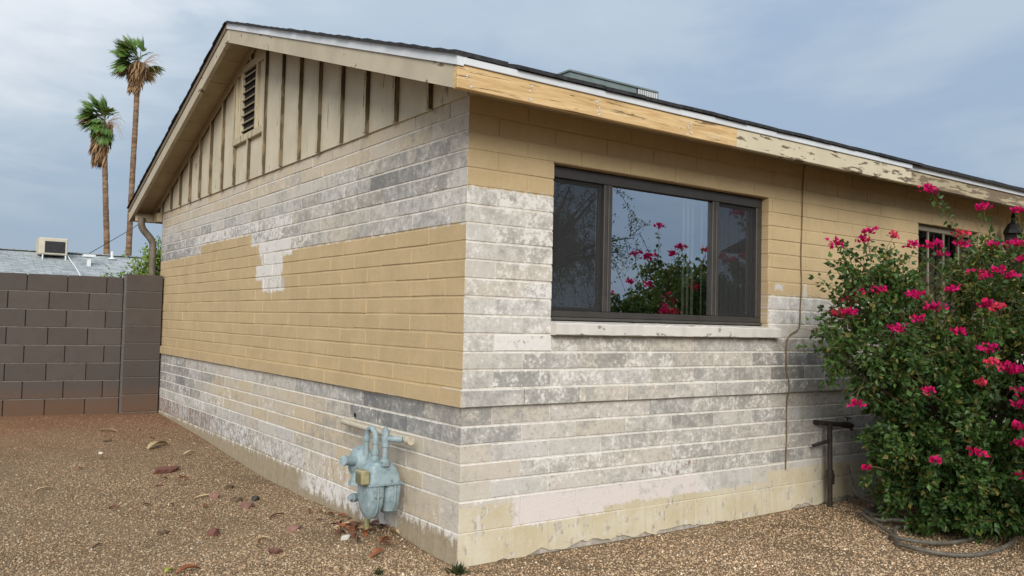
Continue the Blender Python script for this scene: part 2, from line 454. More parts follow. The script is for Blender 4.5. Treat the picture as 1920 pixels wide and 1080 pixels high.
pp = pebbles(125000, RNG); N = len(pp)
size = RNG.uniform(0.0032, 0.0074, N) * np.where(RNG.uniform(0, 1, N) < 0.06, 1.6, 1.0)
base = np.array([(1, 0, 0), (-1, 0, 0), (0, 1, 0), (0, -1, 0), (0, 0, 1), (0, 0, -1)], float)
Vp = base[None] * RNG.uniform(0.65, 1.25, (N, 6, 1)) + RNG.uniform(-0.22, 0.22, (N, 6, 3))
Vp[:, :, 2] *= 0.62
a1 = RNG.uniform(0, 6.28, N); a2 = RNG.normal(0, 0.5, N)
ca, sa = np.cos(a1)[:, None], np.sin(a1)[:, None]; cb, sb = np.cos(a2)[:, None], np.sin(a2)[:, None]
X0, Y0, Z0 = Vp[..., 0], Vp[..., 1] * cb - Vp[..., 2] * sb, Vp[..., 1] * sb + Vp[..., 2] * cb
Vp = np.stack([X0 * ca - Y0 * sa, X0 * sa + Y0 * ca, Z0], -1) * size[:, None, None]
gz = np.array([gh(a, b) for a, b in pp.tolist()])
Vp += np.concatenate([pp, (gz + size * 0.30)[:, None]], 1)[:, None, :]
Fb = np.array([(0, 2, 4), (2, 1, 4), (1, 3, 4), (3, 0, 4), (2, 0, 5), (1, 2, 5), (3, 1, 5), (0, 3, 5)])
Fp = (Fb[None] + (np.arange(N) * 6)[:, None, None]).reshape(-1, 3)
pc = PAL[RNG.choice(8, N, p=PW)] * RNG.uniform(0.60, 1.15, (N, 1)) * np.array((1.10, 1.02, .90))
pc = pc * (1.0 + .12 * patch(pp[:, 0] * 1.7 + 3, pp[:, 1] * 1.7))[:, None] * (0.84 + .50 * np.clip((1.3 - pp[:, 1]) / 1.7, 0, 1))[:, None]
dr = np.clip((pp[:, 1] - 3.4) / 2.6, 0, 1)[:, None]
pc = pc * (1 - dr) + dr * np.array((0.26, 0.15, 0.09)) * RNG.uniform(0.7, 1.3, (N, 1))
pc = (pc * .80 + .20 * pc.mean(0)) * np.array((1.08, 1.11, 1.20))
m_peb = mat_vcol('pebble', 0.9)
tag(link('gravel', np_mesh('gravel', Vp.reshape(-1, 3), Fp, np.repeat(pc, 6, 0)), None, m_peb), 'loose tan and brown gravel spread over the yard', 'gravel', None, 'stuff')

# ------------------------------------------------------------------ house: masonry
house = empty('brick_house')
tag(house, 'tan block ranch house with half stripped paint and shingled gable roof', 'house')
GLEN = 7.02                 # gable wall length
FLEN = 9.5                  # front wall length
WX0, WX1 = 0.605, 2.60      # big window opening
SX0, SX1 = 4.65, 5.72       # small window opening
KT = 17 * H + ZO
GB = -0.35                  # foundation goes below the ground
zk = lambda k: ZO + k * H
REC = 0.0040


def core_front():
    b = MB(); y0, y1 = REC, 0.2
    b.box(REC, WX0 - .003, y0, y1, GB, zk(18))
    b.box(WX0 - .003, WX1 + .003, y0, y1, GB, zk(4) - .003)
    b.box(WX0 - .003, WX1 + .003, y0, y1, zk(14) + .003, zk(18))
    b.box(WX1 + .003, SX0 - .003, y0, y1, GB, zk(18))
    b.box(SX0 - .003, SX1 + .003, y0, y1, GB, zk(6) - .003)
    b.box(SX0 - .003, SX1 + .003, y0, y1, zk(14) + .003, zk(18))
    b.box(SX1 + .003, FLEN, y0, y1, GB, zk(18))
    return b


front_wall = core_front().build('front_wall', [M_front_mortar, M_gable_mortar], house)
for q in front_wall.data.polygons:
    if q.normal.x < -.9 and q.center.x < .05: q.material_index = 1
gable_wall = MB().box(REC, 0.2, 0.2, GLEN, GB, KT - .002).build('gable_wall', M_gable_mortar, house)

blk_cache = {}


def block_mesh(kind, ln, ht, dep, corner):
    """box with chamfered, slightly uneven outer face; local -Y is outward"""
    var = random.randrange(4)
    key = (kind, round(ln, 3), round(ht, 3), round(dep, 3), corner, var)
    if key in blk_cache: return blk_cache[key]
    hx, hz = ln / 2, ht / 2
    cs, cb, ct, dp = 0.0010, 0.0020, 0.0040, 0.0040      # chamfers: sides, bottom, top, and their depth
    j = lambda a: random.uniform(-a, a)
    v = []
    for sxx, szz in ((-1, -1), (1, -1), (1, 1), (-1, 1)):
        v.append((sxx * (hx - cs) + j(.0010), j(.0010), (szz * hz - ct if szz > 0 else szz * hz + cb) + j(.0016)))
    for sxx, szz in ((-1, -1), (1, -1), (1, 1), (-1, 1)): v.append((sxx * hx + j(.0007), dp if szz > 0 else .003, szz * hz + j(.0014)))
    for sxx, szz in ((-1, -1), (1, -1), (1, 1), (-1, 1)): v.append((sxx * hx, dep, szz * hz))
    fs = [(0, 1, 2, 3)] + [(i, 4 + i, 4 + (i + 1) % 4, (i + 1) % 4) for i in range(4)] + [(4 + i, 8 + i, 8 + (i + 1) % 4, 4 + (i + 1) % 4) for i in range(4)]
    me = bpy.data.meshes.new('block'); me.from_pydata(v, [], fs)
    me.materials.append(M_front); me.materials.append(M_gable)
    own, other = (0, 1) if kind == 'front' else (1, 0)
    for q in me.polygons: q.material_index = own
    if corner:
        me.polygons[8 if kind == 'front' else 6].material_index = other     # end face at the house corner
        me.polygons[4 if kind == 'front' else 2].material_index = other
    me.update(); blk_cache[key] = me
    return me


def subtract(iv, holes):
    out = [iv]
    for h0, h1 in holes:
        nx = []
        for a, b in out:
            if h1 <= a or h0 >= b: nx.append((a, b)); continue
            if a < h0: nx.append((a, h0))
            if h1 < b: nx.append((h1, b))
        out = nx
    return out


def rows():
    yield -6, -6.70, -5.0
    for r in range(-5, 18): yield r, r, r + 1


JZ = 0.0050; J = 0.0033                       # half a mortar joint
pieces = {'front': [], 'gable': []}
for r, k0, k1 in rows():
    odd = r % 2 == 1
    proud = 0.022 if r == 0 else 0.0
    # front wall: odd rows start with the end of a gable block
    joints = [0.203 if odd else 0.0] + [(0.203 if odd else 0.4064) + L * i for i in range(1 if odd else 0, 30)]
    joints = [q for q in joints if q < 7.0] + [7.0]
    holes = []
    if 4 <= r <= 13: holes.append((WX0, WX1))
    if 6 <= r <= 13: holes.append((SX0, SX1))
    for a, b in zip(joints[:-1], joints[1:]):
        for c0, c1 in subtract((a, b), holes):
            if c1 - c0 < 0.035: continue
            e0 = J if not any(abs(c0 - q) < 1e-6 for h in holes for q in h) else 0
            e1 = J if not any(abs(c1 - q) < 1e-6 for h in holes for q in h) else 0
            corner = c0 < 1e-6
            pieces['front'].append((0 - proud if corner else c0 + e0, c1 - e1, zk(k0) + JZ, zk(k1) - JZ, proud, corner))
    if r <= 16:
        j0 = 0.0 if odd else 0.203
        joints = [j0] + [(0.4064 if odd else 0.203 + 0.4064) + L * i for i in range(0, 30)]
        joints = [q for q in joints if q < GLEN - .05] + [GLEN]
        for a, b in zip(joints[:-1], joints[1:]):
            corner = a < 1e-6
            pieces['gable'].append((0 - proud if corner else a + J, b - J, zk(k0) + JZ, zk(k1) - JZ, proud, corner))


def place_block(kind, pc_, idx):
    a, b, z0, z1, proud, corner = pc_
    dep = (0.1985 + proud) if corner else 0.09
    me = block_mesh(kind, b - a, z1 - z0, dep, corner)
    o = bpy.data.objects.new('block', me); C.objects.link(o)
    o.parent = front_wall if kind == 'front' else gable_wall
    jj = random.uniform(-.0013, .0013); mid = (a + b) / 2; zm = (z0 + z1) / 2 + random.uniform(-.0012, .0012)
    tw = random.gauss(0, 0.0022); tl = random.gauss(0, .0016)
    if kind == 'front':
        o.location = (mid, -proud + jj, zm); o.rotation_euler = (tl * 2, tl, tw if not corner else 0)
    else:
        o.location = (-proud + jj, mid, zm); o.rotation_euler = (tl * 2, tl, -math.pi / 2 + (tw if not corner else 0))
    o.color = block_tint(kind, mid, (zm - ZO) / H)
    if corner:
        o.color = [(u_ + v_) / 2 for u_, v_ in zip(block_tint('front', .15, (zm - ZO) / H), block_tint('gable', .15, (zm - ZO) / H))]
    return o


def camd(kind, q):
    m = (q[0] + q[1]) / 2
    return math.hypot(m - CAM.x, CAM.y) if kind == 'front' else math.hypot(CAM.x, m - CAM.y)


for kind in ('front', 'gable'):
    lst = sorted(pieces[kind], key=lambda q: camd(kind, q))
    for i, q in enumerate(lst[:300]): place_block(kind, q, i)
    rest = lst[300:]
    if rest:
        bm = bmesh.new(); cl = bm.verts.layers.float_color.new('Col')
        for q in rest:
            o = place_block(kind, q, 0); mw = Matrix.LocRotScale(o.location, o.rotation_euler, None)
            n0 = len(bm.verts); bm.from_mesh(o.data); bm.verts.ensure_lookup_table()
            for v in bm.verts[n0:]: v.co = mw @ v.co; v[cl] = o.color
            bpy.data.objects.remove(o)
        me = bpy.data.meshes.new('distant_blocks')
        for q in bm.faces: q.material_index = 0
        bm.to_mesh(me); bm.free()
        o = link('distant_blocks', me, front_wall if kind == 'front' else gable_wall, M_front_far if kind == 'front' else M_gable_far)
        o['kind'] = 'stuff'

# parged foundation skin with a broken lower edge, over a rough footing
def skin(axis, s0, s1, zt, seed, out, lo, hi):
    rnd = random.Random(seed); b = MB(); pts = []; s = s0; zz = lo
    while s < s1:
        pts.append((s, zz)); s += rnd.uniform(0.008, 0.05); zz += rnd.uniform(-.013, .013) + (0.006 if zz < lo else -.006 if zz > hi else 0)
    pts.append((s1, zz)); n = len(pts)
    P = (lambda s, d, z: (s, -d, z)) if axis == 'X' else (lambda s, d, z: (-d, s, z))
    vs = []
    for s, z in pts:
        e = out + rnd.uniform(-.0015, .0015)
        vs += [P(s, e, zt), P(s, e + .007, z), P(s, -0.002, z - .004), P(s, -0.002, zt + .006)]
    fs = []
    for i in range(n - 1):
        for a_, b_ in ((0, 1), (1, 2), (3, 0)): fs.append((i * 4 + a_, i * 4 + b_, i * 4 + 4 + b_, i * 4 + 4 + a_))
    fs += [(0, 1, 2, 3), ((n - 1) * 4 + 3, (n - 1) * 4 + 2, (n - 1) * 4 + 1, (n - 1) * 4)]
    return b.add(vs, fs)


fp = skin('X', -0.004, 7.0, zk(-6.72), 3, 0.004, -0.002, 0.034).build('foundation_parging', M_front, house); fp.color = (.2, .4, .15, .35)
fp = skin('Y', 0.0, GLEN, zk(-6.74), 5, 0.003, -0.06, -0.02).build('foundation_parging', M_gable, house); fp.color = (.35, .55, .35, .75)
m_foot = mat_basic('footing_concrete', (0.40, 0.36, 0.31), 0.95, 0.3, 20, bump=0.6)
MB().box(0.0, 7.0, -0.0015, 0.10, GB, 0.06).build('footing', m_foot, house)

# remaining shell so the room inside is dark
m_in = mat_basic('interior_plaster', (0.30, 0.29, 0.27), 0.9, 0.1, 4)
sh = MB()
sh.box(0.2, FLEN, GLEN - .2, GLEN, GB, zk(18)); sh.box(FLEN - .2, FLEN, .2, GLEN - .2, GB, zk(18))
shell = sh.build('back_wall', m_in, house)
MB().box(0.2, FLEN - .2, .2, GLEN - .2, -.1, .06).build('floor_slab', m_in, house)
MB().box(0.2, FLEN - .2, .2, GLEN - .2, zk(17) + .002, zk(17) + .03).build('ceiling', m_in, house)
MB().box(0.2, 4.2, 3.2, 3.3, .06, zk(17)).build('partition_wall', m_in, house)

# ------------------------------------------------------------------ gable siding, vent
def peel_mat(name, paint, wood, amount, axis=(1, 1, 1), along=(6, 6, 6)):
    m, g = mat_new(name); p = g.pos()
    st = g.noise(g.vmul(p, along), 1.0, 6, 0.62, 0.25); n2 = g.noise(p, 3.0, 4, 0.6); fn = g.noise(p, 70, 4, 0.6)
    grain = g.noise(g.vmul(p, tuple(a * 4 for a in along)), 1.0, 4, 0.6)
    t = g.m('ADD', st, g.m('MULTIPLY', g.m('SUBTRACT', n2, 0.5), 0.45))
    mk = g.step(t, amount, amount + 0.035)
    pc_ = g.mix(g.step(n2, 0.3, 0.7), tuple(c * .9 for c in paint), tuple(min(1, c * 1.08) for c in paint))
    pc_ = g.mix(g.m('MULTIPLY', g.step(fn, .6, .75), .3), pc_, tuple(c * .7 for c in paint))
    wc = g.mix(grain, tuple(c * .6 for c in wood), tuple(c * 1.3 for c in wood))
    g.out(g.bsdf(g.mix(mk, pc_, wc), 0.8, g.bump(g.m('SUBTRACT', g.m('MULTIPLY', fn, .2), g.m('MULTIPLY', mk, .6)), 0.5, 0.004), 0, .25))
    return m


PAINT = (0.56, 0.505, 0.385)
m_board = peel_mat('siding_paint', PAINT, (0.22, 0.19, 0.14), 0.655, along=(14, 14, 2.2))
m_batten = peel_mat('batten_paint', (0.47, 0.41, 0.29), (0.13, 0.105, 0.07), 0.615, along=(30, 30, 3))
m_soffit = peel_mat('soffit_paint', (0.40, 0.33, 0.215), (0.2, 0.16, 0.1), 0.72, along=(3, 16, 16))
m_rake = peel_mat('rake_paint', (0.46, 0.41, 0.31), (0.16, 0.13, 0.10), 0.645, along=(8, 8, 20))
m_fcream = peel_mat('fascia_cream_paint', (0.58, 0.52, 0.38), (0.17, 0.13, 0.09), 0.555, along=(7, 7, 40))
m_fbrown = peel_mat('fascia_worn_paint', (0.42, 0.36, 0.24), (0.20, 0.155, 0.105), 0.47, along=(5, 5, 34))

SL = 0.322; YA = 3.55; EV = 0.34; RK = 0.30
def zb(y):                       # underside of the rake boards
    return ZO + 1.63 + SL * ((y + EV) if y <= YA else (2 * YA - y + EV))
def zdeck(y): return zb(y) + 0.105
YB = 2 * YA + EV

m_bside = peel_mat('batten_bare_edge', (0.20, 0.16, 0.10), (0.10, 0.075, 0.045), 0.45, along=(30, 30, 4))
siding = MB()
siding.add([(0.0, -0.3, KT + .004), (0.0, 7.3, KT + .004), (0.0, YA, zdeck(YA)), (0.03, -0.3, KT + .004), (0.03, 7.3, KT + .004), (0.03, YA, zdeck(YA))],
           [(0, 2, 1), (3, 4, 5), (0, 1, 4, 3), (1, 2, 5, 4), (2, 0, 3, 5)])
siding = siding.build('gable_siding', m_board, house)
bat = [6.91, 6.50, 6.10, 5.69, 5.30, 4.91, 4.51, 4.12, 3.70, 3.29, 2.87, 2.47, 2.07, 1.66, 1.25, 0.83, 0.40]
ed = [7.28] + bat + [0.0]
VY0, VY1, VZ0, VZ1 = 3.31, 4.11, ZO + 2.115, ZO + 2.77     # vent panel
for a, b in zip(ed[:-1], ed[1:]):
    y1, y0 = a - .003, b + .003; zt = lambda y: min(zdeck(y), 9) - .004
    if zt(y0) < KT + .02 and zt(y1) < KT + .02: continue
    bz = KT - .012 + random.uniform(-.003, .003); ox = -.012 - random.uniform(0, .004)
    top = [(y0, zt(y0))] + ([(YA, zt(YA))] if y0 < YA < y1 else []) + [(y1, zt(y1))]
    prof = [(y0, bz), (y1, bz)] + [(yy, zz) for yy, zz in top[::-1]]
    n = len(prof)
    vs = [(ox, yy, zz) for yy, zz in prof] + [(-.001, yy, zz) for yy, zz in prof]
    b_ = MB().add(vs, [tuple(range(n))[::-1], tuple(range(n, 2 * n))] + [(i, (i + 1) % n, n + (i + 1) % n, n + i) for i in range(n)])
    b_.build('board', m_board, siding)
for i, y in enumerate(bat):
    zt = min(zdeck(y - .02), zdeck(y + .02)) - .004
    segs = [(KT - random.uniform(.004, .016), zt)]
    if VY0 - .03 < y < VY1 + .03:
        inner = VY0 + .1 < y < VY1 - .1
        segs = [(segs[0][0], VZ0)] + ([(VZ1 + .04, zt)] if zt > VZ1 + .06 else []) if inner else segs
    for z0, z1 in segs:
        b_ = MB(); n = max(3, int((z1 - z0) / 0.05)); vs = []; w = 0.021
        for q in range(n + 1):
            z = z0 + (z1 - z0) * q / n; e = random.uniform(0, .006) if q < n * .3 else random.uniform(0, .002)
            vs += [(-.012, y - w, z), (-.046 + e, y - w + .003 + e * .8, z), (-.046 + e * .5, y + w - .003 - e, z), (-.012, y + w, z)]
        fs = [(q * 4 + c, q * 4 + (c + 1), q * 4 + 5 + c, q * 4 + 4 + c) for q in range(n) for c in range(3)] + [(0, 3, 2, 1), (n * 4, n * 4 + 1, n * 4 + 2, n * 4 + 3)]
        bo = b_.add(vs, fs).build('batten', [m_batten, m_bside], siding)
        for q in range(n): bo.data.polygons[q * 3].material_index = 1      # bare weathered edge
vent = MB()
m_dark = mat_basic('dark_void', (0.012, 0.011, 0.01), 0.95, 0.1)
vent.box(-.020, -.012, VY0 + .21, VY1 - .21, VZ0 + .05, VZ1 - .03)
vent = vent.build('gable_vent', m_dark, house)
for (y0, y1, z0, z1, dx) in [(VY0 - .02, VY1 + .02, VZ0 - .035, VZ0 + .03, .050), (VY0 - .02, VY1 + .02, VZ1 - .03, VZ1 + .035, .042),
                             (VY0 + .17, VY0 + .215, VZ0 + .031, VZ1 - .031, .046), (VY1 - .215, VY1 - .17, VZ0 + .031, VZ1 - .031, .046),
                             (VY0 - .018, VY0 + .02, VZ0 + .031, VZ1 - .031, .040), (VY1 - .02, VY1 + .018, VZ0 + .031, VZ1 - .031, .040)]:
    MB().box(-dx, -.013, y0, y1, z0, z1, .003).build('vent_frame', m_batten, vent)
for i in range(8):
    z = VZ0 + .075 + i * .072
    MB().obox((-.030, (VY0 + VY1) / 2, z), (0.75, 0, 0.66), (0, 1, 0), (-0.66, 0, 0.75), .016, (VY1 - VY0) / 2 - .215, .005).build('louvre', m_batten, vent)

# ------------------------------------------------------------------ roof
def roof_quad(b, x0, x1, ya, yb_, dz0, dz1):
    """slab following one roof slope between ya and yb_"""
    vs = [(x, y, zb(y) + d) for x in (x0, x1) for y in (ya, yb_) for d in (dz0, dz1)]
    return b.add(vs, [(0, 1, 3, 2), (4, 6, 7, 5), (0, 4, 5, 1), (2, 3, 7, 6), (0, 2, 6, 4), (1, 5, 7, 3)])


XR = FLEN + .3
rf = MB(); roof_quad(rf, -RK + .036, XR, -EV + .02, YA, .107, .16); roof_quad(rf, -RK + .036, XR, YA, YB - .02, .107, .16)
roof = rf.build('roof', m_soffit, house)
m_drip = mat_basic('white_drip_metal', (0.63, 0.66, 0.69), 0.45, 0.06, 6, 0.0, 0.05, 0.5)
m_dripb = mat_basic('brown_drip_metal', (0.19, 0.145, 0.10), 0.5, 0.15, 6)
# raw pine fascia
m_pine, g = mat_new('bare_weathered_pine'); p = g.pos()
gr = g.noise(g.vmul(p, (3, 30, 42)), 1.0, 6, 0.65, 0.6); bigw = g.noise(g.vmul(p, (1.2, 4, 6)), 1.0, 3, 0.5)
ck = g.noise(g.vmul(p, (2.2, 40, 46)), 1.0, 5, 0.6, 1.2); kn = g.noise(g.vmul(p, (5, 12, 14)), 1.0, 4, .6)
cw = g.mix(g.step(gr, .3, .72), (0.70, 0.51, 0.27), (0.47, 0.30, 0.135))
cw = g.mix(g.m('MULTIPLY', g.step(bigw, .45, .75), .55), cw, (0.62, 0.42, 0.22))
cw = g.mix(g.m('MULTIPLY', g.step(kn, .58, .72), .55), cw, (0.62, 0.52, 0.34))
cw = g.mix(g.m('MULTIPLY', g.step(ck, .60, .645), .8), cw, (0.13, 0.08, 0.04))
g.out(g.bsdf(cw, .75, g.bump(g.m('SUBTRACT', gr, g.m('MULTIPLY', g.step(ck, .63, .67), .8)), .4, .004), 0, .2))

FH = 0.118
z0 = ZO + 1.63
fb = MB().box(-RK, 1.805, -EV - .019, -EV + .019, z0, z0 + FH, .003).build('fascia_board', m_pine, roof); fb['label'] = 'bare weathered pine fascia board with nail marks'
fb = MB().box(1.808, 3.89, -EV - .019, -EV + .019, z0, z0 + FH, .003).build('fascia_board', m_fcream, roof); fb['label'] = 'cream fascia board with peeling paint'
fb = MB().box(3.893, XR, -EV + .012, -EV + .045, z0 + .01, z0 + FH, .003).build('fascia_board', m_fbrown, roof); fb['label'] = 'worn brown fascia board with flaking paint'
MB().box(-RK + .036, XR, YB - .019, YB + .019, z0, z0 + FH, .003).build('fascia_board', m_rake, roof)
MB().box(-RK + .036, -.001, YB - .20, YB - .17, z0 - .01, z0 + .085, .003).build('eave_return', m_soffit, roof)
# nail clusters and filler on the pine board
m_fill = mat_basic('white_filler', (0.62, 0.58, 0.52), .8, .2, 60)
for cx, n in ((-.24, 5), (.14, 3), (.62, 7), (1.36, 6), (1.30, 3)):
    b_ = MB()
    for i in range(n):
        z = z0 + .012 + (FH - .024) * (i + random.random() * .6) / n; xx = cx + random.uniform(-.022, .022)
        s1, s2 = random.uniform(.005, .014), random.uniform(.004, .010)
        b_.add([(xx - s1, -EV - .0215, z), (xx, -EV - .0225, z - s2), (xx + s1, -EV - .0215, z + .002), (xx + .002, -EV - .0225, z + s2)], [(0, 1, 2, 3)])
    b_.build('filler_patch', m_fill, roof)


def rake_piece(name, mat, ya, yb_, d0, d1, xa, xb, par=None):
    b = MB(); vs = [(x, y, zb(y) + d) for x in (xa, xb) for y in (ya, yb_) for d in (d0, d1)]
    b.add(vs, [(0, 1, 3, 2), (4, 6, 7, 5), (0, 4, 5, 1), (2, 3, 7, 6), (0, 2, 6, 4), (1, 5, 7, 3)])
    return b.build(name, mat, par or roof)


rake_piece('rake_board', m_rake, -EV + .0195, YA - .002, 0.0, FH, -RK, -RK + .035)
rake_piece('rake_board', m_rake, YA + .002, YB + .018, 0.0, FH, -RK, -RK + .035)
MB().box(-RK - .006, -RK + .04, YA - .055, YA + .055, zb(YA) - .004, zb(YA) + .09, .004).build('ridge_block', m_rake, roof)
MB().box(-RK + .041, -.013, YA - .02, YA + .02, zb(YA) + .045, zb(YA) + .075).build('ridge_beam', m_soffit, roof)
# metal drip edge, in lengths
for ya, yb_ in ((-EV - .028, .62), (.623, 2.62), (2.623, YA)):
    rake_piece('drip_edge', m_drip, ya, yb_, FH + .001, FH + .052, -RK - .010, -RK + .03)
for ya, yb_ in ((YA, 5.5), (5.503, YB + .02)):
    rake_piece('drip_edge', m_dripb, ya, yb_, FH + .001, FH + .052, -RK - .010, -RK + .03)
for xa, xb, yy in ((-RK + .031, 1.11, 0), (1.113, 3.885, 0), (3.888, XR, .028)):
    MB().box(xa, xb, -EV - .029 + yy, -EV + .02 + yy, z0 + FH + .001, z0 + FH + .054, .002).build('drip_edge', m_drip, roof)
# soffit boards on the two raking overhangs
for side in (0, 1):
    edges = [-EV + .03 + .385 * i for i in range(11)]
    for a, b in zip(edges[:-1], edges[1:]):
        ya, yb_ = (a + .003, min(b - .003, YA)) if side == 0 else (2 * YA - min(b - .003, YA), 2 * YA - a - .003)
        d = random.uniform(0, .004)
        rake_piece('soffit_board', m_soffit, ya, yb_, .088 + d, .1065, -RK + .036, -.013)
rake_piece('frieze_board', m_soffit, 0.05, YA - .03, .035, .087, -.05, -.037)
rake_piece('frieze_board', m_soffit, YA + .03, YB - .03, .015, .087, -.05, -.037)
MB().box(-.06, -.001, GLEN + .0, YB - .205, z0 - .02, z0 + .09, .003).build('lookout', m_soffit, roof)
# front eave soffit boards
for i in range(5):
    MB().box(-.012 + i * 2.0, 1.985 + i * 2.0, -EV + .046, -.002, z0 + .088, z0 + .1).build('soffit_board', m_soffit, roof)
# shingles: one uneven tab per course along rake and eave, the rest one field
m_sh = mat_basic('charcoal_shingle', (0.032, 0.033, 0.036), .95, .4, 30, bump=.7)
EXP = .143
ncs = int((YA + EV) / EXP)
for side in (0, 1):
    for i in range(ncs + 1):
        a = -EV - .035 + i * EXP; b = min(a + EXP + .05, YA)
        if a >= YA - .02: continue
        lift = random.uniform(0, .005)
        ya, yb_ = (a, b) if side == 0 else (2 * YA - a, 2 * YA - b)
        x0 = -RK - .024 - random.uniform(0, .008); x1 = x0 + .32; zz = FH + .052
        vs = [(x, y, zb(y) + q) for x in (x0, x1) for (y, q) in ((ya, zz), (ya, zz + .018 + lift), (yb_, zz), (yb_, zz + .007))]
        MB().add(vs, [(0, 1, 3, 2), (4, 6, 7, 5), (0, 4, 5, 1), (2, 3, 7, 6), (0, 2, 6, 4), (1, 5, 7, 3)]).build('shingle', m_sh, roof)
for i in range(22):
    x0 = .05 + i * .305; a = -EV - .040 - random.uniform(0, .010) + (.028 if x0 > 3.8 else 0)
    l1, l2 = random.uniform(0, .006), random.uniform(0, .006); zz = FH + .055
    vs = [(x0, a, zb(a) + zz + l1 - .004), (x0, a, zb(a) + zz + .016 + l1), (x0, .2, zb(.2) + zz), (x0, .2, zb(.2) + zz + .012),
          (x0 + .302, a, zb(a) + zz + l2 - .004), (x0 + .302, a, zb(a) + zz + .016 + l2), (x0 + .302, .2, zb(.2) + zz), (x0 + .302, .2, zb(.2) + zz + .012)]
    MB().add(vs, [(0, 1, 3, 2), (4, 6, 7, 5), (0, 4, 5, 1), (2, 3, 7, 6), (0, 2, 6, 4), (1, 5, 7, 3)]).build('shingle', m_sh, roof)
fld = MB()
for side in (0, 1):
    for i in range(ncs + 1):
        a = -EV - .03 + i * EXP; b = min(a + EXP + .02, YA + .02)
        ya, yb_ = (a, b) if side == 0 else (2 * YA - a, 2 * YA - b)
        zz = FH + .05
        vs = [(x, y, zb(y) + q) for x in (-RK + .05, XR) for (y, q) in ((ya, zz - .004), (ya, zz + .014), (yb_, zz - .004), (yb_, zz + .004))]
        fld.add(vs, [(0, 1, 3, 2), (4, 6, 7, 5), (0, 4, 5, 1), (2, 3, 7, 6), (0, 2, 6, 4), (1, 5, 7, 3)])
fo = fld.build('shingle_field', m_sh, roof); fo['kind'] = 'stuff'

# ------------------------------------------------------------------ big window
m_frame = mat_basic('dark_bronze_aluminium', (0.048, 0.043, 0.040), .42, .12, 10, 0.0, .03, .5)
m_frame2 = mat_basic('dusty_bronze_lip', (0.075, 0.068, 0.062), .5, .12, 10)


def glass_mat(name, refl, tint):
    m, g = mat_new(name)
    t = g.new('ShaderNodeBsdfTransparent'); t.inputs[0].default_value = (*tint, 1)
    gl = g.new('ShaderNodeBsdfGlossy'); gl.inputs['Roughness'].default_value = 0.0; gl.inputs[0].default_value = (.86, .92, 1, 1)
    lw = g.new('ShaderNodeFresnel'); lw.inputs[0].default_value = 1.5
    mx = g.new('ShaderNodeMixShader'); g.put(mx.inputs[0], g.m('ADD', g.m('MULTIPLY', lw.outputs[0], 1.6), refl, clamp=True))
    g.put(mx.inputs[1], t.outputs[0]); g.put(mx.inputs[2], gl.outputs[0]); g.out(mx.outputs[0]); return m


m_glass = glass_mat('coated_glass', .46, (.80, .86, .82))
m_scr, g = mat_new('insect_screen_mesh')
t = g.new('ShaderNodeBsdfTransparent'); d = g.bsdf((.035, .036, .038), .8)
mx = g.new('ShaderNodeMixShader'); mx.inputs[0].default_value = .36
g.put(mx.inputs[1], t.outputs[0]); g.put(mx.inputs[2], d); g.out(mx.outputs[0])

FZ0, FZ1 = ZO + .49, ZO + 1.418; FY = .058
def bar(x0, x1, z0, z1, y0, y1, name, par, mat=m_frame): return MB().box(x0, x1, y0, y1, z0, z1, .003).build(name, mat, par)
win = MB().box(WX0 + .001, WX1 - .001, FY + .03, FY + .10, FZ0, FZ0 + .02).build('sliding_window', m_frame, house)
bar(WX0 + .001, WX1 - .001, FZ1 - .065, FZ1, FY, FY + .1, 'frame', win)
bar(WX0 + .001, WX1 - .001, FZ0 + .021, FZ0 + .06, FY, FY + .1, 'frame', win)
bar(WX0 + .001, WX0 + .045, FZ0 + .061, FZ1 - .066, FY, FY + .1, 'frame', win)
bar(WX1 - .06, WX1 - .001, FZ0 + .061, FZ1 - .066, FY, FY + .1, 'frame', win)
bar(WX0 + .003, WX1 - .003, FZ0 + .003, FZ0 + .020, FY - .012, FY + .029, 'sill_track', win, m_frame2)
for xm in (1.095, 2.105):
    bar(xm - .034, xm + .034, FZ0 + .061, FZ1 - .066, FY + .004, FY + .09, 'mullion', win)
    bar(xm - .004, xm + .004, FZ0 + .061, FZ1 - .066, FY - .003, FY + .003, 'mullion_lip', win, m_frame2)
pz0, pz1 = FZ0 + .061, FZ1 - .066
panes = [(WX0 + .046, 1.060, .045), (1.130, 2.070, .030), (2.140, WX1 - .061, .045)]
for i, (a, b, dy) in enumerate(panes):
    if i != 1:
        for q in ((a, a + .022, pz0, pz1), (b - .022, b, pz0, pz1), (a + .023, b - .023, pz0, pz0 + .022), (a + .023, b - .023, pz1 - .022, pz1)):
            bar(*q, FY + dy - .012, FY + dy + .012, 'sash', win)
        MB().box(a + .01, b - .01, FY + .014, FY + .015, pz0, pz1).build('insect_screen', m_scr, win)
        a += .02; b -= .02
    MB().add([(a, FY + dy, pz0), (b, FY + dy, pz0), (b, FY + dy, pz1), (a, FY + dy, pz1)], [(0, 1, 2, 3)]).build('pane', m_glass, win)
m_blind = mat_basic('pale_green_blind', (0.74, 0.80, 0.68), .7, .06, 5)
for i in range(11):
    xx = 2.10 + i * .052
    MB().obox((xx, .175 + .006 * (i % 2), (pz0 + pz1) / 2 + .02), (math.cos(.35), math.sin(.35), 0), (-math.sin(.35), math.cos(.35), 0), (0, 0, 1), .042, .001, (pz1 - pz0) / 2 + .06).build('blind_slat', m_blind, win)
for i in range(3):
    xx = 1.90 + i * .045
    MB().obox((xx, .175, (pz0 + pz1) / 2 + .02), (math.cos(.55), math.sin(.55), 0), (-math.sin(.55), math.cos(.55), 0), (0, 0, 1), .042, .001, (pz1 - pz0) / 2 + .06).build('blind_slat', m_blind, win)
m_curt = mat_basic('grey_curtain', (0.42, 0.43, 0.45), .9, .08, 4)
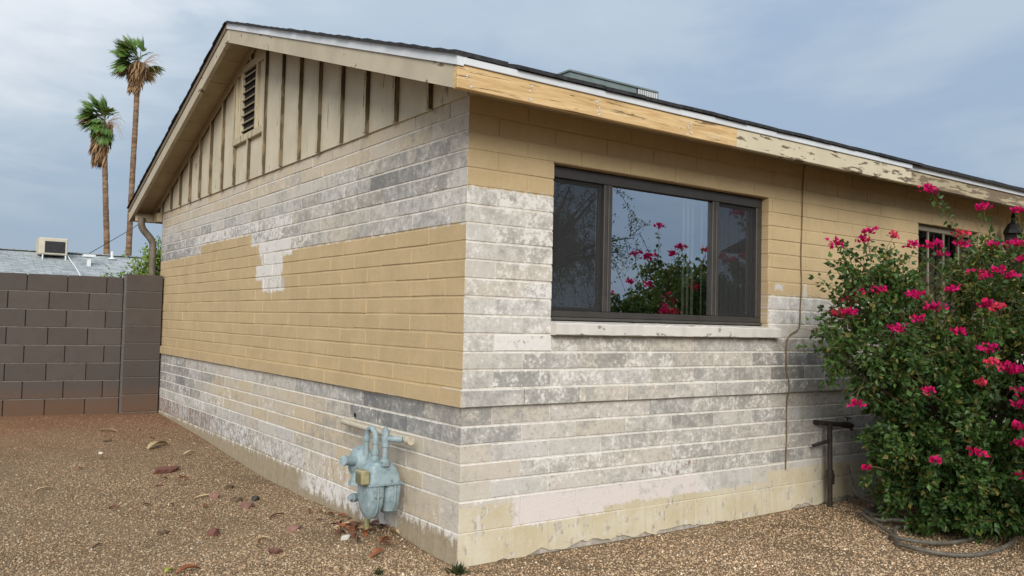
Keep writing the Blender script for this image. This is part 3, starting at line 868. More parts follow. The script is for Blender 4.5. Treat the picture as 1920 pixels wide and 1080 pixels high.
b_ = MB(); n = 30; vs = []
for i in range(n + 1):
    x = .62 + .46 * i / n; y = .28 + .02 * math.sin(i * 1.5); vs += [(x, y, pz0 - .1), (x, y, pz1 + .06)]
b_.add(vs, [(2 * i, 2 * i + 2, 2 * i + 3, 2 * i + 1) for i in range(n)], True).build('curtain', m_curt, win)
# concrete sill with chipped whitewash
m_sill = peel_mat('whitewashed_sill', (0.60, 0.57, 0.53), (0.30, 0.275, 0.235), .615, along=(9, 9, 12))
b_ = MB(); n = 44; vs = []
for i in range(n + 1):
    x = WX0 - .004 + (2.688 - WX0 + .004) * i / n; e = random.uniform(-.003, .003); e2 = random.uniform(-.004, .004)
    vs += [(x, FY + .02 if x < WX1 else -.001, ZO + .489), (x, -.047 + e, ZO + .476 + e2), (x, -.056 + e, ZO + .468 + e2), (x, -.055 + e, ZO + .409 + e2 * .6), (x, -.046, ZO + .404), (x, -.001 if x > WX1 else .06, ZO + .404)]
fs = [(i * 6 + c, i * 6 + 6 + c, i * 6 + 6 + (c + 1) % 6, i * 6 + (c + 1) % 6) for i in range(n) for c in range(6)] + [tuple(range(6)), tuple(range(n * 6 + 5, n * 6 - 1, -1))]
b_.add(vs, fs).build('window_sill', m_sill, house)
MB().box(WX0 + .002, WX1 - .002, .061, .19, ZO + .407, ZO + .487).build('sill_bed', m_foot, house)

# small barred window further along
sw = MB().box(SX0 + .001, SX1 - .001, .09, .12, zk(6), zk(6) + .03).build('small_window', mat_basic('beige_window_paint', (0.24, 0.21, 0.16), .6, .1), house)
msw = sw.data.materials[0]
for q in ((SX0 + .001, SX1 - .001, zk(14) - .05, zk(14) - .001), (SX0 + .001, SX0 + .04, zk(6) + .031, zk(14) - .051), (SX1 - .04, SX1 - .001, zk(6) + .031, zk(14) - .051)):
    bar(*q, .05, .11, 'frame', sw, msw)
for i in range(1, 4):
    xx = SX0 + (SX1 - SX0) * i / 4; bar(xx - .008, xx + .008, zk(6) + .031, zk(14) - .051, .052, .07, 'bar', sw, msw)
MB().add([(SX0 + .04, .1, zk(6) + .03), (SX1 - .04, .1, zk(6) + .03), (SX1 - .04, .1, zk(14) - .05), (SX0 + .04, .1, zk(14) - .05)], [(0, 1, 2, 3)]).build('pane', glass_mat('plain_window_glass', .03, (.75, .8, .78)), sw)

# ------------------------------------------------------------------ block fence
m_cmu, g = mat_new('grey_brown_block'); p = g.pos(); x, y, z = g.sep(p)
oi = g.new('ShaderNodeObjectInfo')
nf = g.noise(p, 150, 3, .65); nm = g.noise(p, 6, 4, .6)
c = g.mix(oi.outputs['Random'], (0.078, 0.066, 0.060), (0.100, 0.085, 0.077))
c = g.mix(g.m('MULTIPLY', g.step(nf, .4, .7), .4), c, (0.120, 0.104, 0.095))
c = g.mix(g.m('MULTIPLY', g.step(nm, .4, .75), .35), c, (0.066, 0.054, 0.047))
stain = g.step(g.m('ADD', z, g.m('MULTIPLY', nm, -.25)), .40, .10)      # soil splashed on the lowest course
c = g.mix(g.m('MULTIPLY', stain, .6), c, (0.15, 0.080, 0.043))
g.out(g.bsdf(c, .95, g.bump(nf, .55, .004), 0, .15))
m_fmort = mat_basic('fence_mortar', (0.165, 0.148, 0.134), .95, .2, 30)
fence = empty('block_fence', (-0.43, 6.86, gh(-.43, 6.8)))
tag(fence, 'low grey brown concrete block wall joining the house', 'fence')
FA = R(6); fdir = Vector((-math.cos(FA), math.sin(FA), 0)); fnor = Vector((-math.sin(FA), -math.cos(FA), 0))
FT = ZO + .905; FC = .2035
b_ = MB(); o0 = Vector((-.43, 6.90, 0)) 
cc = o0 + fdir * 3.0 + Vector((0, 0, FT - 8.5 * FC / 2 - .02)) - fnor * .085
b_.obox(cc - fnor * .014, fdir, fnor, (0, 0, 1), 3.0, .08, 8.5 * FC / 2).build('wall_core', m_cmu, fence)
for r in range(1, 9):
    zj = FT - r * FC
    MB().obox(o0 + fdir * 3.0 + Vector((0, 0, zj)) - fnor * .0525, fdir, fnor, (0, 0, 1), 3.0, .05, .0048).build('bed_joint', m_fmort, fence)
fm = {}
def fence_block(ln, ht, dep=.19):
    key = (round(ln, 3), ht)
    if key not in fm:
        me = MB().box(-ln / 2, ln / 2, 0, dep, -ht / 2, ht / 2, .004).mesh('fence_block'); me.materials.append(m_cmu); fm[key] = me
    return fm[key]
for r in range(9):
    zt = FT - r * FC; off = .18 if r % 2 == 0 else .36
    xs = [0.0, off] + [off + L * i for i in range(1, 9)]
    for a, b in zip(xs[:-1], xs[1:]):
        me = fence_block(b - a - .010, FC - .011)
        o = bpy.data.objects.new('fence_block', me); C.objects.link(o); o.parent = fence; o.matrix_parent_inverse = Matrix.Translation(fence.location).inverted()
        q = o0 + fdir * ((a + b) / 2) + fnor * random.uniform(-.001, .0015)
        o.location = (q.x, q.y, zt - FC / 2 + random.uniform(-.001, .001)); o.rotation_euler = (0, 0, -FA + random.uniform(-.002, .002))
pil = MB().box(-.425, -.020, 6.79, 6.99, -.1, FT + .02).build('pilaster_mortar', m_fmort, fence)
for r in range(9):
    z1 = FT + .038 - r * FC; ht = FC - .009
    me = fence_block(.404, ht, .22)
    o = bpy.data.objects.new('pilaster_block', me); C.objects.link(o); o.parent = fence; o.matrix_parent_inverse = Matrix.Translation(fence.location).inverted()
    o.location = (-.2215 + random.uniform(-.001, .001), 6.782 + random.uniform(-.001, .001), z1 - FC / 2)

# ------------------------------------------------------------------ downspout behind the fence
m_spout = mat_basic('taupe_painted_pipe', (0.145, 0.120, 0.090), .55, .2, 9, alt=(0.22, .19, .15))
sp = MB(); X0, Y0 = -.20, 7.22
pts = [(X0, Y0, ZO + 1.66), (X0, Y0, ZO + 1.60), (X0 + .005, Y0, ZO + 1.56), (X0 + .03, Y0, ZO + 1.51), (X0 + .10, Y0, ZO + 1.43), (X0 + .135, Y0, ZO + 1.37), (X0 + .145, Y0, ZO + 1.30), (X0 + .155, Y0, ZO + .6), (X0 + .16, Y0, .17)]
sp.tube(catmull(pts, 5), .042, 12)
ds = empty('downspout', (X0 + .16, Y0, .15)); tag(ds, 'taupe round downspout with offset bend at the far eave', 'downspout')
sp.build('pipe', m_spout, ds)
MB().tube([(X0 + .147, Y0, ZO + 1.27), (X0 + .148, Y0, ZO + 1.30)], .0455, 12).build('joint_band', m_spout, ds)
MB().box(X0 + .145, X0 + .215, Y0 + .0, Y0 + .012, ZO + 1.0, ZO + 1.02).build('strap', m_spout, ds)

# ------------------------------------------------------------------ gas meter on the gable wall
m_gas, g = mat_new('blue_grey_meter_paint'); p = g.pos(); n1 = g.noise(p, 18, 5, .65); n2 = g.noise(p, 60, 4, .6); n3 = g.noise(g.vmul(p, (30, 30, 8)), 1, 4, .6)
c = g.mix(g.step(n1, .3, .7), (0.20, 0.275, 0.30), (0.32, 0.40, 0.425))
c = g.mix(g.m('MULTIPLY', g.step(n3, .58, .7), .55), c, (0.50, 0.55, 0.57))
c = g.mix(g.m('MULTIPLY', g.step(n2, .60, .68), .7), c, (0.085, 0.095, 0.095))
c = g.mix(g.m('MULTIPLY', g.step(g.noise(g.vmul(p, (22, 22, 9)), 1, 5, .7), .62, .70), .6), c, (0.16, 0.10, 0.06))
g.out(g.bsdf(c, .5, g.bump(n2, .15, .003), 0, .35))
m_cream = mat_basic('cream_pipe_paint', (0.52, 0.47, 0.37), .6, .12, 30, alt=(0.25, .19, .13))
m_yel = mat_basic('yellowed_index_cover', (0.30, 0.27, 0.15), .4, .2, 22, alt=(0.2, .2, .14))
gm = empty('gas_meter', (-.16, .74, gh(-.16, .74))); tag(gm, 'blue grey gas meter with regulator and pipes on the gable wall', 'gas meter')
MX, MY = -.178, .60
BZ = ZO - .478      # seam between head and diaphragm cases


def loft(rings, smooth=True, cap=True):
    b = MB(); n = len(rings[0]); vs = [q for rr in rings for q in rr]
    fs = [(i * n + k, i * n + (k + 1) % n, (i + 1) * n + (k + 1) % n, (i + 1) * n + k) for i in range(len(rings) - 1) for k in range(n)]
    b.add(vs, fs, smooth)
    if cap: b.add(rings[0], [tuple(range(n))[::-1]], smooth); b.add(rings[-1], [tuple(range(n))], smooth)
    return b


def srect(cx, cy, z, hx, hy, e=4.0, n=24):
    out = []
    for i in range(n):
        a = 2 * math.pi * i / n; ca, sa = math.cos(a), math.sin(a)
        out.append((cx + hx * math.copysign(abs(ca) ** (2 / e), ca), cy + hy * math.copysign(abs(sa) ** (2 / e), sa), z))
    return out


# head
loft([srect(MX, MY, BZ - .008, .118, .102, 5), srect(MX, MY, BZ + .003, .119, .103, 5), srect(MX, MY, BZ + .0035, .109, .094, 5), srect(MX, MY, BZ + .045, .103, .089, 4.5), srect(MX, MY, BZ + .085, .086, .078, 4), srect(MX, MY, BZ + .112, .060, .060, 3.5), srect(MX, MY, BZ + .118, .045, .05, 3)]).build('head', m_gas, gm)
# two diaphragm cases
for cx, hx, bot in ((MX - .053, .056, .205), (MX + .055, .052, .188)):
    loft([srect(cx, MY, BZ - .009, hx, .092, 4.5), srect(cx, MY, BZ - .06, hx, .092, 4.2), srect(cx, MY, BZ - .12, hx * .97, .086, 3.6), srect(cx, MY, BZ - .165, hx * .86, .07, 3.0), srect(cx, MY, BZ - bot + .012, hx * .62, .05, 2.8), srect(cx, MY, BZ - bot, hx * .5, .035, 2.8)]).build('diaphragm_case', m_gas, gm)
for cx, bot in ((MX - .053, .205), (MX + .055, .188)):
    rim = [(cx, MY + .096 * math.cos(t_), BZ - .10 + (bot - .10) * math.sin(t_)) for t_ in [math.pi * q / 12 for q in range(0, -13, -1)]]
    MB().tube([(cx, MY + .097, BZ - .012)] + rim + [(cx, MY - .097, BZ - .012)], .0055, 6).build('case_rim', m_gas, gm)
MB().box(MX - .075, MX - .03, MY - .0985, MY - .0935, BZ - .075, BZ - .045, .001).build('name_plate', mat_basic('worn_plate', (.24, .28, .28), .4, .3, 60), gm)
for i in range(7):
    a = -.10 + .033 * i
    MB().lathe((MX + a, MY - .102, BZ - .002), (0, -1, 0), [(0, .006), (.006, .006), (.006, 0)], 8).build('bolt', m_gas, gm)
MB().box(MX - .158, MX - .105, MY - .092, MY - .002, BZ + .002, BZ + .085, .008).build('index_box', m_yel, gm)
MB().box(MX - .1605, MX - .1585, MY - .080, MY - .014, BZ + .016, BZ + .07, .001).build('index_window', mat_basic('index_glass', (.16, .15, .1), .2, .2), gm)
# top unions
for yy in (MY + .062, MY - .062):
    MB().lathe((MX, yy, BZ + .10), (0, 0, 1), [(0, .030), (.03, .030), (.034, .026), (.036, .018), (.06, .018)], 12).build('union_nut', m_gas, gm)
# gooseneck to the regulator
ya, yb_ = MY + .062, MY + .185; zt = BZ + .235
pts = [(MX, ya, BZ + .13), (MX, ya, zt)] + arc((MX, (ya + yb_) / 2, zt), (0, -1, 0), (0, 0, 1), 8, (yb_ - ya) / 2, 0, math.pi) + [(MX, yb_, zt - .09), (MX, yb_ + .0, BZ + .105)]
MB().tube(pts, .0165, 12).build('gooseneck_pipe', m_gas, gm)
for q in ((MX, ya, zt - .005), (MX, yb_, zt - .005), (MX, ya, BZ + .165)): MB().lathe(q, (0, 0, 1), [(-.016, .017), (-.016, .0225), (.014, .0225), (.014, .017)], 12).build('fitting', m_gas, gm)
# regulator
RC = Vector((MX - .012, MY + .245, BZ + .078)); ax = Vector((-.93, -.30, .18)).normalized()
MB().lathe(RC, ax, [(-.055, .0), (-.055, .035), (-.03, .055), (-.012, .082), (-.011, .100), (.007, .100), (.008, .082), (.03, .070), (.048, .040), (.05, .028), (.12, .026), (.124, .031), (.138, .031), (.14, .0)], 28, False).build('regulator', m_gas, gm)
loft([srect(RC.x - .005, RC.y, RC.z - .06, .038, .038, 2.2), srect(RC.x - .005, RC.y, RC.z - .10, .045, .045, 2.2), srect(RC.x - .005, RC.y, RC.z - .125, .06, .055, 2.4), srect(RC.x - .005, RC.y, RC.z - .135, .06, .055, 2.4)]).build('regulator_body', m_gas, gm)
MB().tube([(MX, yb_, BZ + .11), (MX, yb_ + .02, BZ + .09), (RC.x + .03, RC.y, RC.z - .02)], .018, 10).build('regulator_link', m_gas, gm)
# riser out of the soil with its shut-off cock
MB().tube([(-.150, .80, -.02), (-.152, .80, .17), (-.155, .81, .27)], .0165, 12).build('riser_pipe', mat_basic('yellow_green_riser', (.34, .31, .15), .6, .25, 20, alt=(.12, .13, .12)), gm)
MB().tube([(-.155, .81, .27), (-.17, .85, .33), (RC.x, RC.y, RC.z - .13)], .017, 12).build('riser_upper', m_gas, gm)
MB().lathe((-.19, .90, .235), (-1, -.25, 0), [(-.03, .0), (-.03, .024), (.02, .028), (.024, .02), (.045, .016), (.046, 0)], 12).build('shutoff_cock', m_gas, gm)
# outlet tee and cream house line
yo = MY - .062; zc = ZO - .222
MB().tube([(MX, yo, BZ + .13), (MX, yo, zc + .045)], .0165, 12).build('outlet_pipe', m_gas, gm)
MB().lathe((MX, yo, zc), (0, 0, 1), [(-.045, .016), (-.045, .0235), (.05, .0235), (.052, .012), (.066, .012), (.066, 0)], 12).build('tee', m_gas, gm)
MB().tube([(MX, yo, zc), (MX + .04, yo - .035, zc), (MX + .075, yo - .07, zc - .002)], .018, 12).build('tee_branch', m_gas, gm)
hp = [(-.085, .415, zc - .002), (-.085, .7, zc), (-.085, 1.30, zc + .008)] + [(-.083, 1.345, zc + .010), (-.065, 1.362, zc + .012), (.02, 1.365, zc + .012)]
MB().tube(hp, .0185, 12).build('house_line_pipe', m_cream, gm)
MB().lathe((-.085, .40, zc - .002), (0, 1, 0), [(0, 0), (0, .024), (.045, .024), (.045, .018)], 12).build('elbow', m_cream, gm)
MB().lathe((-.004, 1.33, zc + .05), (-1, 0, 0), [(-.01, 0), (.002, .016), (.003, .0)], 10).build('wall_hole', m_dark, gm)

# ------------------------------------------------------------------ hose bib standpipe on the front wall
m_rust = mat_basic('dark_rusty_iron', (0.030, 0.022, 0.018), .6, .4, 30, alt=(.075, .04, .025), spec=.4)
hb = empty('hose_bib_standpipe', (3.235, -.10, 0.0)); tag(hb, 'dark rusty standpipe and hose tap beside the front wall', 'water tap')
XB, YBB = 3.22, -.10; ztp = ZO - .235
MB().tube([(XB + .012, YBB, -.06), (XB + .006, YBB, .3), (XB, YBB, ztp)], .019, 12).build('riser', m_rust, hb)
MB().lathe((XB + .007, YBB, .245), (0, 0, 1), [(-.03, .019), (-.03, .028), (.03, .028), (.03, .019)], 10).build('coupling', m_rust, hb)
MB().box(XB + .018, XB + .042, YBB - .02, YBB + .012, .17, .25, .004).build('check_valve', m_rust, hb)
MB().tube([(XB - .055, .02, ztp + .004), (XB - .04, YBB + .02, ztp + .004), (XB + .03, YBB, ztp - .002), (XB + .185, YBB - .03, ztp - .016)], .018, 12).build('top_arm', m_rust, hb)
MB().lathe((XB + .165, YBB - .026, ztp - .014), (.95, -.2, -.1), [(-.02, .018), (-.02, .026), (.045, .026), (.05, .016), (.075, .014)], 12).build('tap_body', m_rust, hb)
MB().tube([(XB + .205, YBB - .035, ztp - .02), (XB + .215, YBB - .05, ztp - .06)], .014, 10).build('spout', m_rust, hb)
MB().lathe((XB + .18, YBB - .03, ztp + .015), (.1, -.1, 1), [(0, .006), (.022, .006), (.022, .026), (.030, .026), (.030, 0)], 9).build('handle', m_rust, hb)
MB().tube([(XB - .155, YBB + .035, ztp - .160), (XB - .08, YBB + .015, ztp - .142), (XB - .002, YBB, ztp - .128)], .0135, 10).build('side_arm', m_rust, hb)

# ------------------------------------------------------------------ cable on the front wall
m_cab = mat_basic('tan_painted_cable', (0.175, 0.125, 0.065), .7, .25, 18)
cp = [(3.06, -.010, ZO + 1.735), (3.03, -.012, ZO + 1.728), (3.005, -.011, ZO + 1.70), (2.992, -.010, ZO + 1.60), (2.985, -.009, ZO + 1.3), (2.975, -.009, ZO + 1.0), (2.985, -.009, ZO + .82), (2.972, -.009, ZO + .6), (2.968, -.010, ZO + .52), (2.945, -.012, ZO + .47), (2.86, -.013, ZO + .435), (2.815, -.012, ZO + .39), (2.806, -.010, ZO + .3), (2.812, -.010, ZO + .17), (2.812, -.030, ZO + .10), (2.814, -.033, ZO + .0), (2.818, -.012, ZO - .06), (2.822, -.009, ZO - .3), (2.815, -.009, ZO - .56)]
tag(MB().tube(catmull(cp, 4), .0048, 6).build('wall_cable', m_cab), 'thin painted cable running down the front wall right of the window', 'cable')

# ------------------------------------------------------------------ garden hose in loops
m_hose = mat_basic('grey_rubber_hose', (0.115, 0.105, 0.088), .6, .25, 25, alt=(.17, .15, .12))
hp = []
def loop(cx, cy, rx, ry, a0, a1, n, z=.014):
    return [(cx + rx * math.cos(a0 + (a1 - a0) * i / n) , cy + ry * math.sin(a0 + (a1 - a0) * i / n), z + .010 * math.sin(i * .8) + .008) for i in range(n + 1)]
hp += [(3.42, -.12, .30), (3.40, -.16, .22), (3.36, -.25, .10), (3.42, -.42, .04)]
hp += loop(3.50, -.50, .36, .17, 2.6, 9.2, 18, .018)
hp += loop(3.40, -.60, .42, .22, 3.2, 9.0, 16, .034)
hp += loop(3.10, -.98, .44, .20, 2.4, 8.3, 16, .016)
hp += loop(3.02, -1.14, .50, .27, 2.6, 7.4, 18, .012)
tag(MB().tube(catmull(hp, 4), .0125, 8).build('garden_hose', m_hose), 'grey garden hose lying in loops under the flowering shrub', 'hose')

# ------------------------------------------------------------------ rooftop cooler on the main roof
m_teal = mat_basic('teal_grey_sheet_metal', (0.165, 0.205, 0.205), .5, .1, 5, spec=.4)
UY = 2.2; ux0, ux1 = 2.50, 3.67; uz1 = ZO + 2.875; uz0 = zb(UY) + .10
un = empty('rooftop_air_unit', (3.1, UY + .5, uz0)); tag(un, 'flat teal grey air unit with louvred end on the main roof', 'air conditioner')
MB().box(ux0, ux1 - .02, UY + .01, UY + .9, uz0, uz1 - .022).build('cabinet', m_teal, un)
MB().box(ux0 - .012, ux1 + .0, UY - .004, UY + .915, uz1 - .0215, uz1, .004).build('lid', m_teal, un)
MB().box(ux1 - .30, ux1 - .022, UY + .001, UY + .0095, uz0, uz1 - .024).build('grille_backing', m_dark, un)
m_fin = mat_basic('pale_fin', (.55, .58, .58), .5, .1)
for i in range(9):
    x = ux1 - .292 + i * .031
    MB().box(x, x + .020, UY - .006, UY + .0005, uz0, uz1 - .03).build('fin', m_fin, un)
MB().box(ux1 - .022, ux1 - .004, UY - .002, UY + .02, uz0, uz1 - .022).build('corner_post', m_teal, un)

# ------------------------------------------------------------------ wall lantern
m_blk = mat_basic('black_lantern_metal', (0.012, 0.011, 0.011), .5, .2)
lx, ly, lz = 6.05, -.16, ZO + 1.30
ln = empty('wall_lantern', (lx, ly, lz)); tag(ln, 'black wall lantern under the eave behind the flowers', 'lantern')
MB().lathe((lx, ly, lz + .13), (0, 0, 1), [(0, .09), (.03, .085), (.09, .05), (.11, .02), (.15, .015), (.16, .022), (.19, .012), (.23, .004)], 8, False).build('roof_cap', m_blk, ln)
MB().lathe((lx, ly, lz - .15), (0, 0, 1), [(-.08, .005), (-.05, .02), (-.02, .03), (0, .06), (.02, .06), (.02, 0)], 8, False).build('base', m_blk, ln)
for i in range(4):
    a = math.pi / 4 + i * math.pi / 2
    MB().tube([(lx + .055 * math.cos(a), ly + .055 * math.sin(a), lz - .13), (lx + .078 * math.cos(a), ly + .078 * math.sin(a), lz + .135)], .006, 6).build('corner_bar', m_blk, ln)
MB().lathe((lx, ly, lz - .13), (0, 0, 1), [(0, .05), (.26, .072)], 4, False).build('glass', mat_basic('smoky_glass', (.03, .028, .025), .15, .2), ln)
MB().tube([(lx, -.005, lz - .02), (lx, -.06, lz + .06), (lx, ly + .0, lz - .17)], .011, 8).build('bracket', m_blk, ln)

# ------------------------------------------------------------------ leaves
def leaf_arrays(P, D, S, col, wid=.42, rng=RNG, fold=.12):
    n = len(P); D = D / np.linalg.norm(D, axis=1, keepdims=True)
    A = rng.normal(size=(n, 3)); sd_ = np.cross(D, A); sd_ /= np.linalg.norm(sd_, axis=1, keepdims=True) + 1e-9
    nn = np.cross(sd_, D); S = S[:, None]
    v0 = P; v1 = P + D * S * .38 + sd_ * S * wid + nn * S * fold; v2 = P + D * S - nn * S * fold * .6; v3 = P + D * S * .38 - sd_ * S * wid + nn * S * fold
    V = np.stack([v0, v1, v2, v3], 1).reshape(-1, 3); i = np.arange(n)[:, None] * 4
    F = np.concatenate([i + np.array([0, 1, 2]), i + np.array([0, 2, 3])], 1).reshape(-1, 3)
    return V, F, np.repeat(col, 4, 0)


def join(lst):
    V = []; F = []; K = []; o = 0
    for v, f_, k in lst: V.append(v); F.append(f_ + o); K.append(k); o += len(v)
    return np.concatenate(V), np.concatenate(F), np.concatenate(K)


def tubes_np(paths, rads, seg=4):
    """many thin stems in one triangle mesh"""
    V = []; F = []; o = 0
    for P, (ra, rb) in zip(paths, rads):
        P = np.array(P); n = len(P); T = np.gradient(P, axis=0); T /= np.linalg.norm(T, axis=1, keepdims=True) + 1e-9
        ref = np.array([.31, .52, .79]); A = np.cross(T, ref); A /= np.linalg.norm(A, axis=1, keepdims=True) + 1e-9; B = np.cross(T, A)
        rr = np.linspace(ra, rb, n)[:, None]
        R_ = [P + (A * math.cos(2 * math.pi * k / seg) + B * math.sin(2 * math.pi * k / seg)) * rr for k in range(seg)]
        V.append(np.stack(R_, 1).reshape(-1, 3))
        for i in range(n - 1):
            for k in range(seg):
                a, b, c_, d_ = o + i * seg + k, o + i * seg + (k + 1) % seg, o + (i + 1) * seg + (k + 1) % seg, o + (i + 1) * seg + k
                F += [(a, b, c_), (a, c_, d_)]
        o += n * seg
    return np.concatenate(V), np.array(F)


m_leaf = mat_vcol('leaf', .5, .22, .35)
m_stem = mat_basic('shrub_stem', (0.065, 0.045, 0.030), .85, .3, 20)

# ------------------------------------------------------------------ bougainvillea
br = np.random.default_rng(21)
ELL = [((3.95, -1.05, -.05), (1.15, .85, .95), 150, 1.0), ((4.45, -.95, .55), (1.1, .75, .72), 150, .85), ((3.05, -.7, .42), (.62, .42, .48), 80, .60),
       ((3.22, -.95, -.35), (.48, .58, .60), 110, 1.1), ((4.9, -1.0, .1), (1.0, .9, 1.15), 90, .8), ((3.75, -1.22, -.48), (.92, .55, .42), 120, 1.1),
       ((4.95, -.85, .85), (.75, .5, .5), 80, .8), ((2.70, -.70, .40), (.42, .33, .30), 30, .42), ((2.76, -.72, .82), (.42, .28, .24), 26, .40), ((3.75, -2.05, -.05), (.95, .8, .95), 190, 1.2), ((3.95, -2.1, .5), (.80, .65, .62), 120, 1.1)]
root = np.array((3.75, -1.0, 0.0)); leafs = []; twigs = []; trad = []; stems = []; srad = []
def bez(a, b, c_, n=9):
    t = np.linspace(0, 1, n)[:, None]; return (1 - t) ** 2 * a + 2 * t * (1 - t) * b + t * t * c_
def spray(T, d, ln, nl, tone, droop=.35):
    d = d / np.linalg.norm(d); A = T - d * ln; mid = (A + T) / 2 + br.normal(0, .03, 3) + np.array((0, 0, .05 * droop))
    path = bez(A, mid, T, 6); twigs.append(path); trad.append((.0032, .0012))
    t = br.uniform(.08, 1.02, nl); P = (1 - t)[:, None] ** 2 * A + (2 * t * (1 - t))[:, None] * mid + (t * t)[:, None] * T
    off = br.normal(0, 1, (nl, 3)); off /= np.linalg.norm(off, axis=1, keepdims=True)
    D = off * .9 + d * .45 + np.array((0, 0, -.30)); P = P + off * br.uniform(.004, .055, (nl, 1))
    S = br.uniform(.028, .052, nl)
    a = np.array((.024, .058, .015)); b = np.array((.078, .150, .032)); ol = np.array((.19, .17, .04))
    col = a + (b - a) * br.beta(1.3, 1.8, (nl, 1)); col = col * br.uniform(.7, 1.35, (nl, 1))
    isol = (br.uniform(0, 1, nl) < tone)[:, None]; col = np.where(isol, ol * br.uniform(.5, 1.1, (nl, 1)), col)
    leafs.append(leaf_arrays(P, D, S, col, .36, br))
for ei, (c_, r_, ns, dens) in enumerate(ELL):
    c_ = np.array(c_); r_ = np.array(r_)
    for i in range(ns):
        for _ in range(60):
            d = br.normal(size=3); d /= np.linalg.norm(d); T = c_ + d * r_ * br.uniform(.45, 1.13) ** .6
            if T[2] > -.84 and T[1] < -.08: break
        T[2] = max(T[2], -.83)
        dd = d * np.array((1, 1, .7)) + np.array((0, 0, .25)) + br.normal(0, .35, 3)
        tone = .38 if (T[2] > .35 and T[0] > 3.3) else .10
        spray(T + (0, 0, ZO), dd, br.uniform(.18, .42), int(108 * dens * br.uniform(.7, 1.2)), tone)
        if i % 5 == 0:
            b0 = root + br.normal(0, .09, 3) * (1, 1, 0); ctrl = b0 * .5 + (T + (0, 0, ZO)) * .5 + np.array((0, 0, .30)) + br.normal(0, .12, 3)
            stems.append(bez(b0, ctrl, T + (0, 0, ZO), 12)); srad.append((.008, .0022))
# bare olive runners sticking out on the upper right
for i in range(260):
    c_, r_ = (np.array(ELL[1][0]), np.array(ELL[1][1])) if i % 3 else (np.array(ELL[2][0]), np.array(ELL[2][1]))
    d = br.normal(size=3); d /= np.linalg.norm(d); A = c_ + d * r_ * br.uniform(.6, .95) + (0, 0, ZO)
    if A[1] > -.1: continue
    e = br.normal(0, .5, 3) + d * .6 + np.array((0, 0, .25)); T = A + e / np.linalg.norm(e) * br.uniform(.12, .34); twigs.append(bez(A, (A + T) / 2 + br.normal(0, .04, 3), T, 6)); trad.append((.0022, .0010))
FLW = [(3.43, -.75, 1.49, 1.3), (4.21, -.75, 1.44, 1), (4.8, -.75, 1.47, 1), (2.3, -.75, 1.02, 1.1), (2.67, -.75, 1.13, .9), (2.59, -.75, 1.06, .6), (2.97, -.75, 1.12, .6), (3.21, -.75, 1.08, .9), (3.5, -.75, 1.1, 1.1), (3.79, -.66, 1.06, .8), (3.87, -.75, 1.2, 1.1), (3.8, -.79, 1.12, 1), (2.71, -.63, .79, .9), (2.59, -.74, .72, .6), (2.55, -.7, .67, .7), (2.66, -.84, .74, .7), (2.79, -.99, .71, 1.1), (2.88, -1.07, .63, 1.3), (3.25, -.99, .76, .9), (3.45, -1.05, .88, .8), (3.45, -1.12, .86, .8), (3.51, -1.17, .9, .8), (3.52, -1.25, .86, .9), (3.8, -1.19, 1.1, .9), (3.65, -1.26, .98, .8), (3.73, -1.04, 1.1, .6), (2.5, -.65, .58, .9), (2.49, -.74, .59, .6), (2.6, -.98, .49, 1.1), (2.74, -1.05, .55, .7), (3.2, -1.24, .66, 1.1), (3.19, -1.31, .64, .7), (2.98, -1.18, .48, .5), (2.97, -1.35, .38, 1.3), (2.94, -1.4, .29, .6), (2.99, -1.47, .27, 1), (3.01, -1.51, .25, .8), (2.79, -1.09, .1, .5), (2.88, -1.37, .17, .5), (2.99, -1.54, .13, .7), (2.98, -1.55, .05, .8), (2.98, -1.55, -.08, .8), (2.97, -1.54, -.18, .8), (2.81, -1.37, -.25, .8), (2.53, -.75, 0, .7), (2.73, -.7, -.44, .4), (2.7, -1.17, -.32, .4), (3.02, -1.54, -.38, .5)]
extra = []
extra += [(3.68, -2.0, 1.48, 1.1), (3.35, -2.0, 1.18, .9), (4.1, -2.1, 1.30, .9), (3.2, -1.9, .9, .8)]
while len(extra) < 20:                       # the sides away from the camera flower as well
    c_, r_, *_ = ELL[(0, 1, 4, 6, 9, 10)[br.integers(0, 6)]]; d = br.normal(size=3); d /= np.linalg.norm(d)
    q = np.array(c_) + d * np.array(r_) * 1.0
    if q[2] > -.2 and q[1] < -.5 and (q[0] > 4.2 or q[1] < -1.7): extra.append((*q, br.uniform(.6, 1.2)))
bush = empty('bougainvillea', (3.75, -1.0, 0)); tag(bush, 'large bougainvillea shrub with magenta flower clusters in front of the wall', 'shrub')
_mb, g = mat_new('magenta_bract'); a_ = g.new('ShaderNodeAttribute', attribute_name='Col')
t = g.new('ShaderNodeBsdfTranslucent'); g.put(t.inputs[0], a_.outputs['Color']); mx = g.new('ShaderNodeMixShader'); mx.inputs[0].default_value = .3
g.put(mx.inputs[1], g.bsdf(a_.outputs['Color'], .6, None, 0, .15)); g.put(mx.inputs[2], t.outputs[0]); g.out(mx.outputs[0])
